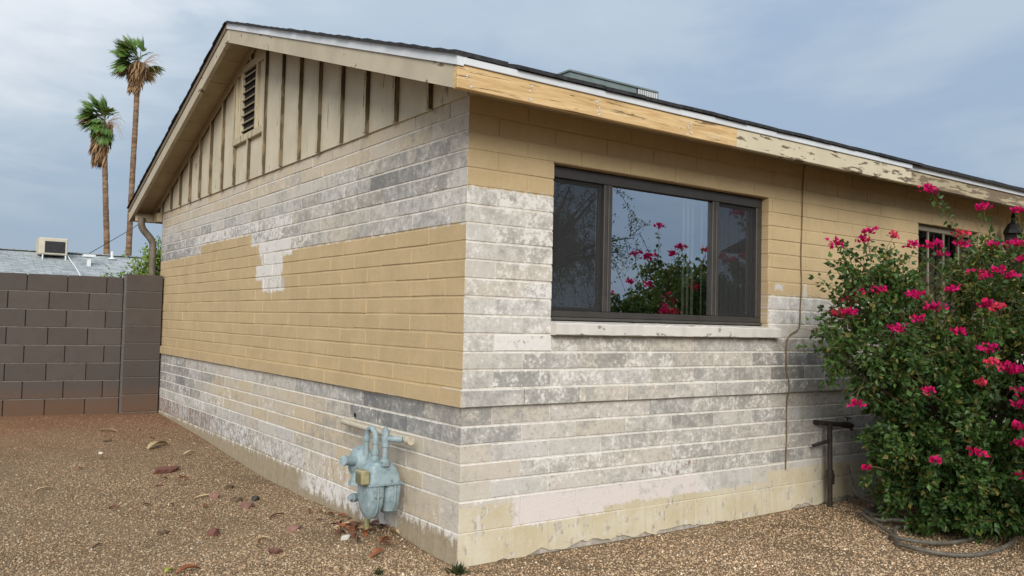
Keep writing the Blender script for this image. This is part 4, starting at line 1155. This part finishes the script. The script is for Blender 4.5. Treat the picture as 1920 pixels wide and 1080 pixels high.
for (fx, fy, fz, fs_) in FLW + extra:
    q = np.array((fx, fy, fz + ZO)); nb = int(30 * fs_) + 6
    P = q + np.clip(br.normal(0, 1, (nb, 3)), -1.5, 1.5) * np.array((.027, .027, .012)) * (0.4 + .6 * fs_)
    D = (P - q) * 6 + br.normal(0, .5, (nb, 3)) + np.array((0, 0, .5)); S = br.uniform(.022, .036, nb)
    base_ = np.array((.60, .010, .135)) if br.uniform() < .85 else np.array((.62, .045, .10))
    col = base_ * br.uniform(.65, 1.25, (nb, 1)); col[:, 2] *= br.uniform(.7, 1.3, nb)
    link('flower_cluster', np_mesh('flower_cluster', *leaf_arrays(P, D, S, np.clip(col, 0, .95), .46, br)), bush, _mb)
    nr = min(((np.linalg.norm((q - np.array((e[0][0], e[0][1], e[0][2] + ZO))) / np.array(e[1])), k) for k, e in enumerate(ELL)))
    cen = np.array(ELL[nr[1]][0]) + (0, 0, ZO); k = nr[0]
    A = cen + (q - cen) * (.8 / max(k, .8)); A = A if k > 1.08 else q - (q - cen) * .25
    A = A - np.array((0, 0, .04)); ctr = (A + q) / 2 + br.normal(0, .03, 3) - (q - cen) * np.array((.0, .0, .08))
    twigs.append(bez(A, ctr, q, 8)); trad.append((.0042, .0018))
    if k > 1.0:
        ln = np.linalg.norm(q - A); nl = int(70 * ln)
        t_ = br.uniform(0, .95, nl); P = (1 - t_)[:, None] ** 2 * A + (2 * t_ * (1 - t_))[:, None] * ctr + (t_ * t_)[:, None] * q
        off = br.normal(0, 1, (nl, 3)); off /= np.linalg.norm(off, axis=1, keepdims=True)
        col = np.array((.04, .085, .022)) * br.uniform(.6, 1.5, (nl, 1))
        leafs.append(leaf_arrays(P + off * .02, off + np.array((0, 0, -.2)), br.uniform(.03, .05, nl), col, .38, br))
V, F, K = join(leafs)
fo = link('foliage', np_mesh('foliage', V, F, K), bush, m_leaf); fo['kind'] = 'stuff'
V, F = tubes_np(stems, srad, 5); so_ = link('stems', np_mesh('stems', V, F, None, True), bush, m_stem); so_['kind'] = 'stuff'
V, F = tubes_np(twigs, trad, 3); to = link('twigs', np_mesh('twigs', V, F, None, True), bush, mat_basic('olive_twig', (.15, .115, .05), .85, .35, 25)); to['kind'] = 'stuff'

# ------------------------------------------------------------------ stones and litter in the yard
def stone_mesh(sz, seed, flat=.55):
    rnd = random.Random(seed); bm = bmesh.new(); bmesh.ops.create_icosphere(bm, subdivisions=1, radius=1)
    for v in bm.verts:
        v.co = Vector((v.co.x * sz[0], v.co.y * sz[1], v.co.z * sz[2])) * rnd.uniform(.72, 1.18)
        if abs(v.co.z) > sz[2] * .7: v.co.z = math.copysign(sz[2] * .7, v.co.z) + rnd.uniform(-.1, .1) * sz[2]
    me = bpy.data.meshes.new('stone'); bm.to_mesh(me); bm.free(); return me
m_red = mat_basic('red_sandstone', (0.155, 0.070, 0.052), .9, .3, 30, bump=.5, alt=(.22, .12, .09))
m_pinkst = mat_basic('pink_sandstone', (0.245, 0.135, 0.108), .9, .25, 30, bump=.5, alt=(.31, .2, .16))
m_brn = mat_basic('brown_stone', (0.12, 0.085, 0.055), .9, .3, 30, bump=.5)
m_pale = mat_basic('pale_wood_chip', (0.44, 0.34, 0.20), .8, .2, 40)
m_wht = mat_basic('white_stone', (0.62, 0.59, 0.54), .85, .15, 40)
STN = [(-.66, 3.55, (.12, .075, .05), .3, m_red, 'largest flat red stone lying on the gravel near the fence', 0),
       (-.50, 1.98, (.062, .045, .042), .2, m_pinkst, 'squarish pink red stone below two dark stones beside the gable wall', 0),
       (-.90, 1.36, (.052, .048, .045), 1.1, m_red, 'rounded dull red stone alone in the middle of the gravel', 0),
       (-.46, 1.20, (.060, .036, .030), .1, m_pinkst, 'flat pink stone with pale edge nearest the gas meter', 0),
       (-.72, .79, (.055, .042, .028), 2.2, m_red, 'dark red wedge shaped stone in front of the pink one', 0),
       (-1.15, 1.52, (.048, .026, .022), .4, m_brn, 'small brown stone left of the rounded red stone', 0),
       (-.40, 2.72, (.070, .030, .028), .7, m_brn, 'long brown stone slanting close to the gable wall', 0),
       (-.50, 2.22, (.055, .034, .030), .0, m_brn, 'dark brown stone just above the squarish pink stone', 0),
       (-.36, 2.20, (.05, .034, .034), .9, mat_basic('dark_grey_stone', (.06, .055, .05), .9, .3, 30), 'dark grey stone with a green leaf beside it', 0),
       (-.60, 2.40, (.045, .036, .036), .5, m_pinkst, 'faded pink stone half sunk behind the brown stone', 0),
       (-.83, 3.02, (.055, .024, .012), .2, m_red, 'thin red stone shard below the largest flat stone', 0),
       (-.68, 2.97, (.045, .022, .014), -.4, m_brn, 'thin brown shard touching the red shard', 0),
       (-.86, 5.05, (.05, .03, .03), .2, m_brn, 'brown lump of stone near the foot of the fence', 0),
       (-.30, .78, (.036, .028, .024), .3, m_wht, 'pale stone in the leaf litter beside the gas riser', 0),
       (-1.00, 4.55, (.022, .02, .016), .3, m_wht, 'small white stone left of the fallen leaves near fence', 0)]
for i, (x, y, sz, rz, mt, lb, _) in enumerate(STN):
    o = link('stone', stone_mesh(sz, 40 + i), None, mt); o.location = (x, y, gh(x, y) + sz[2] * .35); o.rotation_euler = (random.uniform(-.15, .15), random.uniform(-.15, .15), rz)
    tag(o, lb, 'stone', 'stones on the gravel')


def chip_mesh(ln, wd, curl, th=.003, n=6, twist=.0):
    b = MB(); vs = []
    for i in range(n + 1):
        t = i / n; w = wd * math.sin(math.pi * (.12 + .8 * t)); x = (t - .5) * ln; z = curl * (1 - (2 * t - 1) ** 2)
        vs += [(x, -w, z + w * .5), (x, 0, z), (x, w, z + w * .6), (x, 0, z - th)]
    fs = [(i * 4 + c, i * 4 + 4 + c, i * 4 + 4 + (c + 1) % 4, i * 4 + (c + 1) % 4) for i in range(n) for c in range(4)] + [(0, 1, 2, 3), (n * 4 + 3, n * 4 + 2, n * 4 + 1, n * 4)]
    return b.add(vs, fs).mesh('chip')
m_orange = mat_basic('orange_bark', (0.22, 0.075, 0.032), .7, .3, 30)
m_rbark = mat_basic('red_brown_bark', (0.15, 0.062, 0.040), .8, .35, 30)
CH = [(-1.22, .68, .125, .020, .018, .1, m_orange, 'curved orange red strip of bark in the foreground gravel', 'bark strip'),
      (-1.31, .72, .05, .015, .01, .4, mat_basic('yellow_green_leaf', (.24, .28, .04), .6, .2, 30), 'yellow green leaf resting on the orange bark strip', 'leaf'),
      (-.50, 4.60, .30, .040, .030, .75, m_pale, 'long pale dried seed pod near the gable wall', 'seed pod'),
      (-1.60, 3.20, .14, .014, .010, .2, m_pale, 'slim pale leaf alone on the left gravel', 'leaf'),
      (-.66, 2.42, .16, .012, .008, .15, m_pale, 'slim pale stick above the middle stones', 'stick'),
      (-.78, 5.55, .22, .020, .016, -.7, m_pale, 'pale wood splinter slanting near the fence', 'splinter'),
      (-.32, 4.15, .12, .02, .02, .2, m_pale, 'pale curled leaf close under the gable wall', 'leaf'),
      (-.74, .10, .12, .008, .010, -.5, m_rbark, 'dark red twig at the bottom of the picture', 'twig'),
      (-.42, 1.60, .13, .010, .01, .4, m_rbark, 'thin red brown bark strip right of the squarish stone', 'bark strip')]
for x, y, ln, wd, cu, rz, mt, lb, ct in CH:
    o = link(ct.replace(' ', '_'), chip_mesh(ln, wd, cu), None, mt); o.location = (x, y, gh(x, y) + .012); o.rotation_euler = (random.uniform(-.2, .2), 0, rz)
    tag(o, lb, ct)
lr = random.Random(5)
m_lit = [m_rbark, m_orange, mat_basic('tan_dry_leaf', (.27, .17, .085), .8, .3, 30), m_pale, m_rbark, mat_basic('dark_dry_leaf', (.065, .042, .03), .85, .3, 30)]
cm = [chip_mesh(lr.uniform(.05, .10), lr.uniform(.010, .020), lr.uniform(.006, .02)) for _ in range(6)]
for i in range(34):
    me = cm[i % 6]
    if not me.materials: me.materials.append(m_lit[i % 6])
    o = bpy.data.objects.new('dry_leaf', me); C.objects.link(o); x, y = -.16 + lr.gauss(0, .10), .80 + lr.gauss(0, .13)
    x = min(x, -.03); o.location = (x, y, gh(x, y) + lr.uniform(.008, .022)); o.rotation_euler = (lr.uniform(-.5, .5), lr.uniform(-.3, .3), lr.uniform(0, 6.28))
    tag(o, 'dry curled leaf in the litter heaped under the gas meter', 'leaf', 'leaf litter under the gas meter')
for i in range(26):
    me = cm[(i * 5 + 1) % 6]; o = bpy.data.objects.new('fallen_leaf', me); C.objects.link(o)
    x, y = lr.uniform(-1.6, -.06), lr.uniform(.9, 5.6)
    if i < 9: x, y = -.05 - abs(lr.gauss(0, .07)), lr.uniform(.95, 1.6)
    o.location = (x, y, gh(x, y) + .010); o.rotation_euler = (lr.uniform(-.3, .3), lr.uniform(-.2, .2), lr.uniform(0, 6.28)); s_ = lr.uniform(.5, 1.0); o.scale = (s_, s_, s_)
    tag(o, 'small dry leaf scattered on the gravel along the gable wall', 'leaf', 'leaves scattered on the gravel')
# weeds
for (x, y, s_, lb) in ((-.06, -.10, 1.0, 'dark green weed tuft at the corner of the house'), (-.42, .10, .6, 'small weed sprouting from gravel in front of meter')):
    nl = int(60 * s_); P = np.tile(np.array((x, y, gh(x, y) + .005)), (nl, 1)) + RNG.normal(0, .012, (nl, 3)) * (1, 1, .3)
    D = RNG.normal(0, 1, (nl, 3)) * (1, 1, .5) + np.array((0, 0, .9)); col = np.array((.045, .05, .02)) * RNG.uniform(.5, 1.5, (nl, 1))
    o = link('weed', np_mesh('weed', *leaf_arrays(P, D, RNG.uniform(.025, .07, nl) * s_, col, .13)), None, m_leaf); tag(o, lb, 'weed')

# ------------------------------------------------------------------ palms beyond the neighbour
m_trunk, g = mat_new('palm_trunk'); p = g.pos(); n1 = g.noise(g.vmul(p, (2, 2, 7)), 1, 4, .6)
g.out(g.bsdf(g.mix(g.step(n1, .35, .65), (.13, .083, .052), (.27, .185, .12)), .9, g.bump(n1, .5, .05), 0, .1))
m_frond = mat_vcol('palm_frond', .5, .2, .3)
m_skirt = mat_vcol('dry_palm_skirt', .9, .0, .1)


def frond_mesh(seed, dead=False):
    """fan leaf: stalk along +X, blades fanned at its end and bent by the wind"""
    rg = np.random.default_rng(seed); V = []; F = []; K = []
    def strip(pts, w0, w1, col):
        o = len(V); n = len(pts)
        for i, q in enumerate(pts):
            w = w0 + (w1 - w0) * i / (n - 1); V.extend([q + np.array((0, w, 0)), q - np.array((0, w, 0)), ]); K.extend([col, col])
        for i in range(n - 1): F.extend([(o + 2 * i, o + 2 * i + 1, o + 2 * i + 3), (o + 2 * i, o + 2 * i + 3, o + 2 * i + 2)])
    g1 = np.array((.06, .14, .03)); g2 = np.array((.20, .33, .08))
    stalk = [np.array((t * .55, 0, -.05 * t)) for t in (0, .5, 1)]; strip(stalk, .025, .02, np.array((.16, .17, .06)))
    hub = stalk[-1]
    for k in range(20):
        a = math.radians(-78 + 156 * k / 19); ln = rg.uniform(.62, .88) * (1 - .25 * abs(a) / 1.4); pts = []
        for t in (0, .35, .7, 1):
            r = ln * t; pts.append(hub + np.array((r * math.cos(a * (1 - .35 * t)), r * math.sin(a * (1 - .35 * t)), -.30 * t * t * ln + .04 * math.sin(k) * t)))
        c_ = g1 + (g2 - g1) * rg.uniform(0, 1)
        if dead: c_ = np.array((.30, .20, .11)) * rg.uniform(.6, 1.2)
        o = len(V); n = len(pts); side = np.array((-math.sin(a), math.cos(a), 0))
        for i, q in enumerate(pts):
            w = (.010, .040, .030, .004)[i]; V.extend([q + side * w, q - side * w + np.array((0, 0, .012))]); K.extend([c_, c_ * .8])
        for i in range(n - 1): F.extend([(o + 2 * i, o + 2 * i + 1, o + 2 * i + 3), (o + 2 * i, o + 2 * i + 3, o + 2 * i + 2)])
    me = np_mesh('frond', np.array(V), np.array(F), np.array(K)); me.materials.append(m_skirt if dead else m_frond); return me


fr = [frond_mesh(i) for i in range(4)]; fd = frond_mesh(9, True)


def palm(name, trunk_pts, crown, size, skirt, label, seed):
    rg = random.Random(seed); t = empty(name, trunk_pts[0]); tag(t, label, 'palm tree', 'fan palms beyond the fence')
    n = 40; path = catmull(trunk_pts, 12); r_ = [.155 * (1 - .22 * i / len(path)) * (1 + .05 * math.sin(i * 2.1)) for i in range(len(path))]
    MB().tube(path, r_, 10).build('trunk', m_trunk, t)
    c_ = Vector(crown); left = Vector((-.81, .58, 0)); away = Vector((.58, .81, 0))
    for i in range(52):
        me = fr[i % 4] if i % 9 else fd
        o = bpy.data.objects.new('frond', me); C.objects.link(o); o.parent = t; o.matrix_parent_inverse = Matrix.Translation(t.location).inverted()
        el = rg.uniform(-50, 78); azm = rg.uniform(0, 360)
        d = Vector((math.cos(R(azm)) * math.cos(R(el)), math.sin(R(azm)) * math.cos(R(el)), math.sin(R(el))))
        d = (d + left * .75 + Vector((0, 0, .1))).normalized()                        # blown to the left
        up = Vector((0, 0, 1)) if abs(d.z) < .9 else -left
        yv = up.cross(d).normalized(); zv = d.cross(yv)
        m_ = Matrix((d, yv, zv)).transposed().to_4x4(); s_ = size * rg.uniform(.85, 1.15)
        o.matrix_world = Matrix.Translation(c_ + d * .12 - Vector((0, 0, .35 * size * rg.random()))) @ m_ @ Matrix.Rotation(rg.uniform(-.6, .6), 4, 'X') @ Matrix.Scale(s_, 4)
        o.matrix_parent_inverse = Matrix.Translation(t.location).inverted(); o.matrix_basis = o.matrix_world.copy()
    nl = 420; rr = np.random.default_rng(seed); th = rr.uniform(0, 6.28, nl); rad_ = rr.uniform(.12, .42, nl); zz = rr.uniform(0, 1, nl)
    P = np.stack([crown[0] + np.cos(th) * rad_ * (1 - .55 * zz), crown[1] + np.sin(th) * rad_ * (1 - .55 * zz), crown[2] - .15 - zz * skirt * .75], 1) + np.array((-.81, .58, 0)) * (zz * .25)[:, None] * 0.6
    D = np.stack([np.cos(th) * .25 - .15, np.sin(th) * .25 + .1, -np.ones(nl)], 1); col = np.array((.29, .19, .105)) * rr.uniform(.5, 1.3, (nl, 1))
    so2 = link('dead_skirt', np_mesh('dead_skirt', *leaf_arrays(P, D, rr.uniform(.5, .9, nl) * skirt * .45, col, .08, rr)), t, m_skirt); so2['kind'] = 'stuff'
    fl = []; 
    for i in range(14):                                                             # stringy flower stalks blown to the right
        a0 = np.array(crown) + (.1, -.1, -.3); e = a0 + np.array((.81, -.58, 0)) * rg.uniform(.6, 1.15) * size + np.array((0, 0, rg.uniform(-1.1, .5))) * size
        fl.append(bez(a0, (a0 + e) / 2 + np.array((.2, -.15, rg.uniform(.2, .6))), e, 8))
    V, F = tubes_np(fl, [(.012, .006)] * len(fl), 3); o = link('flower_stalks', np_mesh('flower_stalks', V, F), t, mat_basic('dry_stalk', (.34, .24, .17), .9, .2)); o['kind'] = 'stuff'
    return t


palm('fan_palm', [(5.30, 42.1, .15), (5.28, 42.07, ZO + 3.4), (5.13, 42.05, ZO + 6.0), (4.98, 42.03, ZO + 8.4), (4.86, 42.05, ZO + 9.6)], (4.92, 42.0, ZO + 10.3), .88, 2.3, 'shorter fan palm with long brown skirt, left of the pair', 3)
palm('fan_palm', [(6.15, 41.45, .15), (6.17, 41.43, ZO + 3.4), (6.16, 41.27, ZO + 6.8), (6.17, 41.06, ZO + 11.0), (6.12, 41.02, ZO + 12.5)], (6.22, 40.95, ZO + 13.3), .94, 1.7, 'taller fan palm with small skirt, right of the pair', 8)

# ------------------------------------------------------------------ neighbour house with shingle roof
nh = empty('neighbour_house', (0, 20, .15)); tag(nh, 'neighbouring house with pale grey shingle roof behind the fence', 'house')
m_nsh, g = mat_new('pale_grey_shingles'); p = g.pos(); x, y, z = g.sep(p)
bt = g.new('ShaderNodeTexBrick'); g.put(bt.inputs['Vector'], g.comb(x, g.m('MULTIPLY', z, 3.2), 0)); bt.inputs['Scale'].default_value = 3.2
for nm_, v_ in (('Color1', (.235, .265, .275, 1)), ('Color2', (.33, .365, .375, 1)), ('Mortar', (.14, .155, .16, 1))): bt.inputs[nm_].default_value = v_
bt.inputs['Mortar Size'].default_value = .03; bt.inputs['Row Height'].default_value = .36; bt.inputs['Brick Width'].default_value = 1.1
wv = g.noise(g.vmul(p, (5, 5, 26)), 1, 3, .6, .8)
g.out(g.bsdf(g.mix(g.m('MULTIPLY', g.step(wv, .46, .58), .65), bt.outputs['Color'], (.40, .43, .44)), .95, g.bump(wv, .3, .02), 0, .1))
NR, NZ, NS = 22.0, ZO + 2.10, .31; ne = 16.2
b_ = MB(); za = NZ - NS * (NR - ne); nz2 = NZ - NS * 5.8
b_.add([(-9, ne, za), (14, ne, za), (14, NR, NZ), (-9, NR, NZ), (14, NR + 5.8, nz2), (-9, NR + 5.8, nz2)], [(0, 1, 2, 3), (3, 2, 4, 5)])
b_.add([(-9, ne, za - .12), (14, ne, za - .12), (14, NR, NZ - .12), (-9, NR, NZ - .12), (14, NR + 5.8, nz2 - .12), (-9, NR + 5.8, nz2 - .12)], [(3, 2, 1, 0), (5, 4, 2, 3)])
b_.build('roof', m_nsh, nh)
# ragged course edges and ridge caps
for i in range(46):
    MB().obox((-8.6 + i * .3, NR, NZ + .012), (1, 0, .03), (0, 1, 0), (0, 0, 1), .16, .13, .012).build('ridge_cap', m_nsh, nh)
MB().box(-8.6, 13.6, ne + .5, NR + 5.3, .1, za - .05).build('wall', mat_basic('neighbour_stucco', (.38, .33, .27), .9, .1), nh)
m_white = mat_basic('white_vent_paint', (.68, .70, .71), .6, .06)
def rz_(y): return NZ - NS * abs(NR - y)
for (x, y, kind) in ((1.28, 20.8, 't'), (1.95, 18.9, 't'), (1.98, 21.6, 'p')):
    v = MB(); z_ = rz_(y)
    if kind == 't': v.box(x - .045, x + .045, y - .05, y + .05, z_ - .05, z_ + .22); v.box(x - .15, x + .15, y - .12, y + .12, z_ + .222, z_ + .29, .01)
    else: v.tube([(x, y, z_ - .05), (x, y, z_ + .22)], .035, 8); v.lathe((x, y, z_), (0, 0, 1), [(0, .12), (.04, .05), (.05, .035)], 10)
    v.build('roof_vent', m_white, nh)
m_cool = mat_basic('cream_cooler_cabinet', (.52, .48, .38), .6, .08, 6)
UX, UYc = .22, 21.2; z_ = rz_(UYc); cw = .60
co = empty('evaporative_cooler', (UX, UYc, z_)); tag(co, 'boxy cream evaporative cooler on stilts on the neighbour roof', 'cooler')
z0c, z1c = ZO + 1.985, ZO + 2.43
MB().box(UX - .07, UX + cw, UYc, UYc + .75, z0c, z1c, .02).build('cabinet', m_cool, co)
MB().box(UX + .06, UX + cw - .06, UYc - .012, UYc - .001, z0c + .05, z1c - .09, .004).build('grille', mat_basic('dark_cooler_pad', (.035, .035, .038), .9, .3, 40), co)
for i in range(9):
    z = z0c + .065 + i * .034
    MB().box(UX + .065, UX + cw - .065, UYc - .018, UYc - .0125, z, z + .008).build('louvre', mat_basic('dark_louvre', (.05, .05, .055), .7, .1) if i == 0 else bpy.data.materials['dark_louvre'], co)
for xx, yy in ((UX + .02, UYc + .03), (UX + cw - .04, UYc + .03), (UX + .02, UYc + .7), (UX + cw - .04, UYc + .7)):
    MB().box(xx - .015, xx + .015, yy - .015, yy + .015, rz_(yy) - .02 if yy < NR else NZ - .3, z0c - .001).build('leg', m_white, co)
MB().tube(catmull([(UX + cw + .02, UYc + .1, z0c + .01), (UX + cw + .07, UYc - .05, z0c - .12), (UX + cw + .11, UYc - 1.2, rz_(UYc - 1.2) + .03), (UX + cw + .10, ne + .2, rz_(ne + .2) + .03)], 6), .014, 6).build('water_line', m_white, co)

# ------------------------------------------------------------------ feathery tree at the back corner and one across the yard
def feather_tree(name, base, h, spread, n, leafc, label, seed, ls=.05, droop=0.0, trunk_r=.07):
    rg = np.random.default_rng(seed); t = empty(name, base); tag(t, label, 'tree'); base = np.array(base, float)
    st = []; sr = []; lv = []
    top = base + (0, 0, h * .45); st.append(bez(base, (base + top) / 2 + rg.normal(0, .08, 3), top, 8)); sr.append((trunk_r, trunk_r * .7))
    for i in range(n):
        d = rg.normal(size=3); d[2] = abs(d[2]) * .9 + .1; d /= np.linalg.norm(d); e = top + d * np.array(spread) * rg.uniform(.45, 1.0)
        m_ = (top + e) / 2 + np.array((0, 0, .25 * h * rg.uniform(.1, .5))); pa = bez(top, m_, e, 8); st.append(pa); sr.append((trunk_r * .45, .006))
        for k in range(12):
            q = pa[rg.integers(3, 8)] + rg.normal(0, .10, 3); dd = rg.normal(size=3) * .8 + d * .5 + np.array((0, 0, -droop)); dd /= np.linalg.norm(dd); ln = rg.uniform(.25, .6) * max(spread) * .5
            tw = bez(q, q + dd * ln * .5 + (0, 0, .05), q + dd * ln + np.array((0, 0, -droop * ln * .6)), 5); st.append(tw); sr.append((.006, .003))
            m2 = int(34 * ln / .25 * .5); tt = rg.integers(0, 5, m2); P = tw[tt] + rg.normal(0, .035, (m2, 3)); D = rg.normal(0, 1, (m2, 3)) + dd
            lv.append(leaf_arrays(P, D, rg.uniform(.6, 1.3, m2) * ls, np.array(leafc) * rg.uniform(.6, 1.4, (m2, 1)), .22, rg))
    V, F = tubes_np(st, sr, 5); link('trunk', np_mesh('trunk', V, F, None, True), t, m_stem)
    V, F, K = join(lv); o = link('crown', np_mesh('crown', V, F, K), t, m_leaf); o['kind'] = 'stuff'
    return t


feather_tree('mesquite_tree', (.42, 8.7, .15), 3.3, (.62, .5, .70), 40, (.17, .27, .035), 'bright green mesquite showing behind the downspout', 4, .06)
feather_tree('palo_verde_tree', (7.1, -8.6, 0), 4.8, (2.6, 2.6, 2.6), 34, (.06, .085, .035), 'feathery palo verde tree reflected in the window', 6, .05, .5, .13)
# house across the street, seen only as a reflection in the right hand pane
oh = empty('opposite_house', (16.5, -6, 0)); tag(oh, 'low tan house with gable roof reflected in the right hand pane', 'house')
m_ow = mat_basic('opposite_stucco', (.36, .30, .22), .9, .1)
MB().box(13.6, 20, -8.6, -3.2, -.1, 3.2).build('wall', m_ow, oh)
b_ = MB(); b_.add([(13.0, -9.2, 3.12), (13.0, -2.6, 3.12), (13.0, -5.9, 4.3), (20.6, -9.2, 3.12), (20.6, -2.6, 3.12), (20.6, -5.9, 4.3)], [(0, 1, 2), (3, 5, 4), (1, 4, 5, 2), (0, 2, 5, 3), (0, 3, 4, 1)]).build('roof', m_sh, oh)

# ------------------------------------------------------------------ overhead wire behind the neighbour
tag(MB().tube([(4.2, 40, ZO + 3.3), (6.3, 41.6, ZO + 4.75), (9.5, 44, ZO + 7.4)], .016, 5).build('overhead_wire', m_blk), 'thin dark wire between the palm trunks above the roof ridge', 'wire')
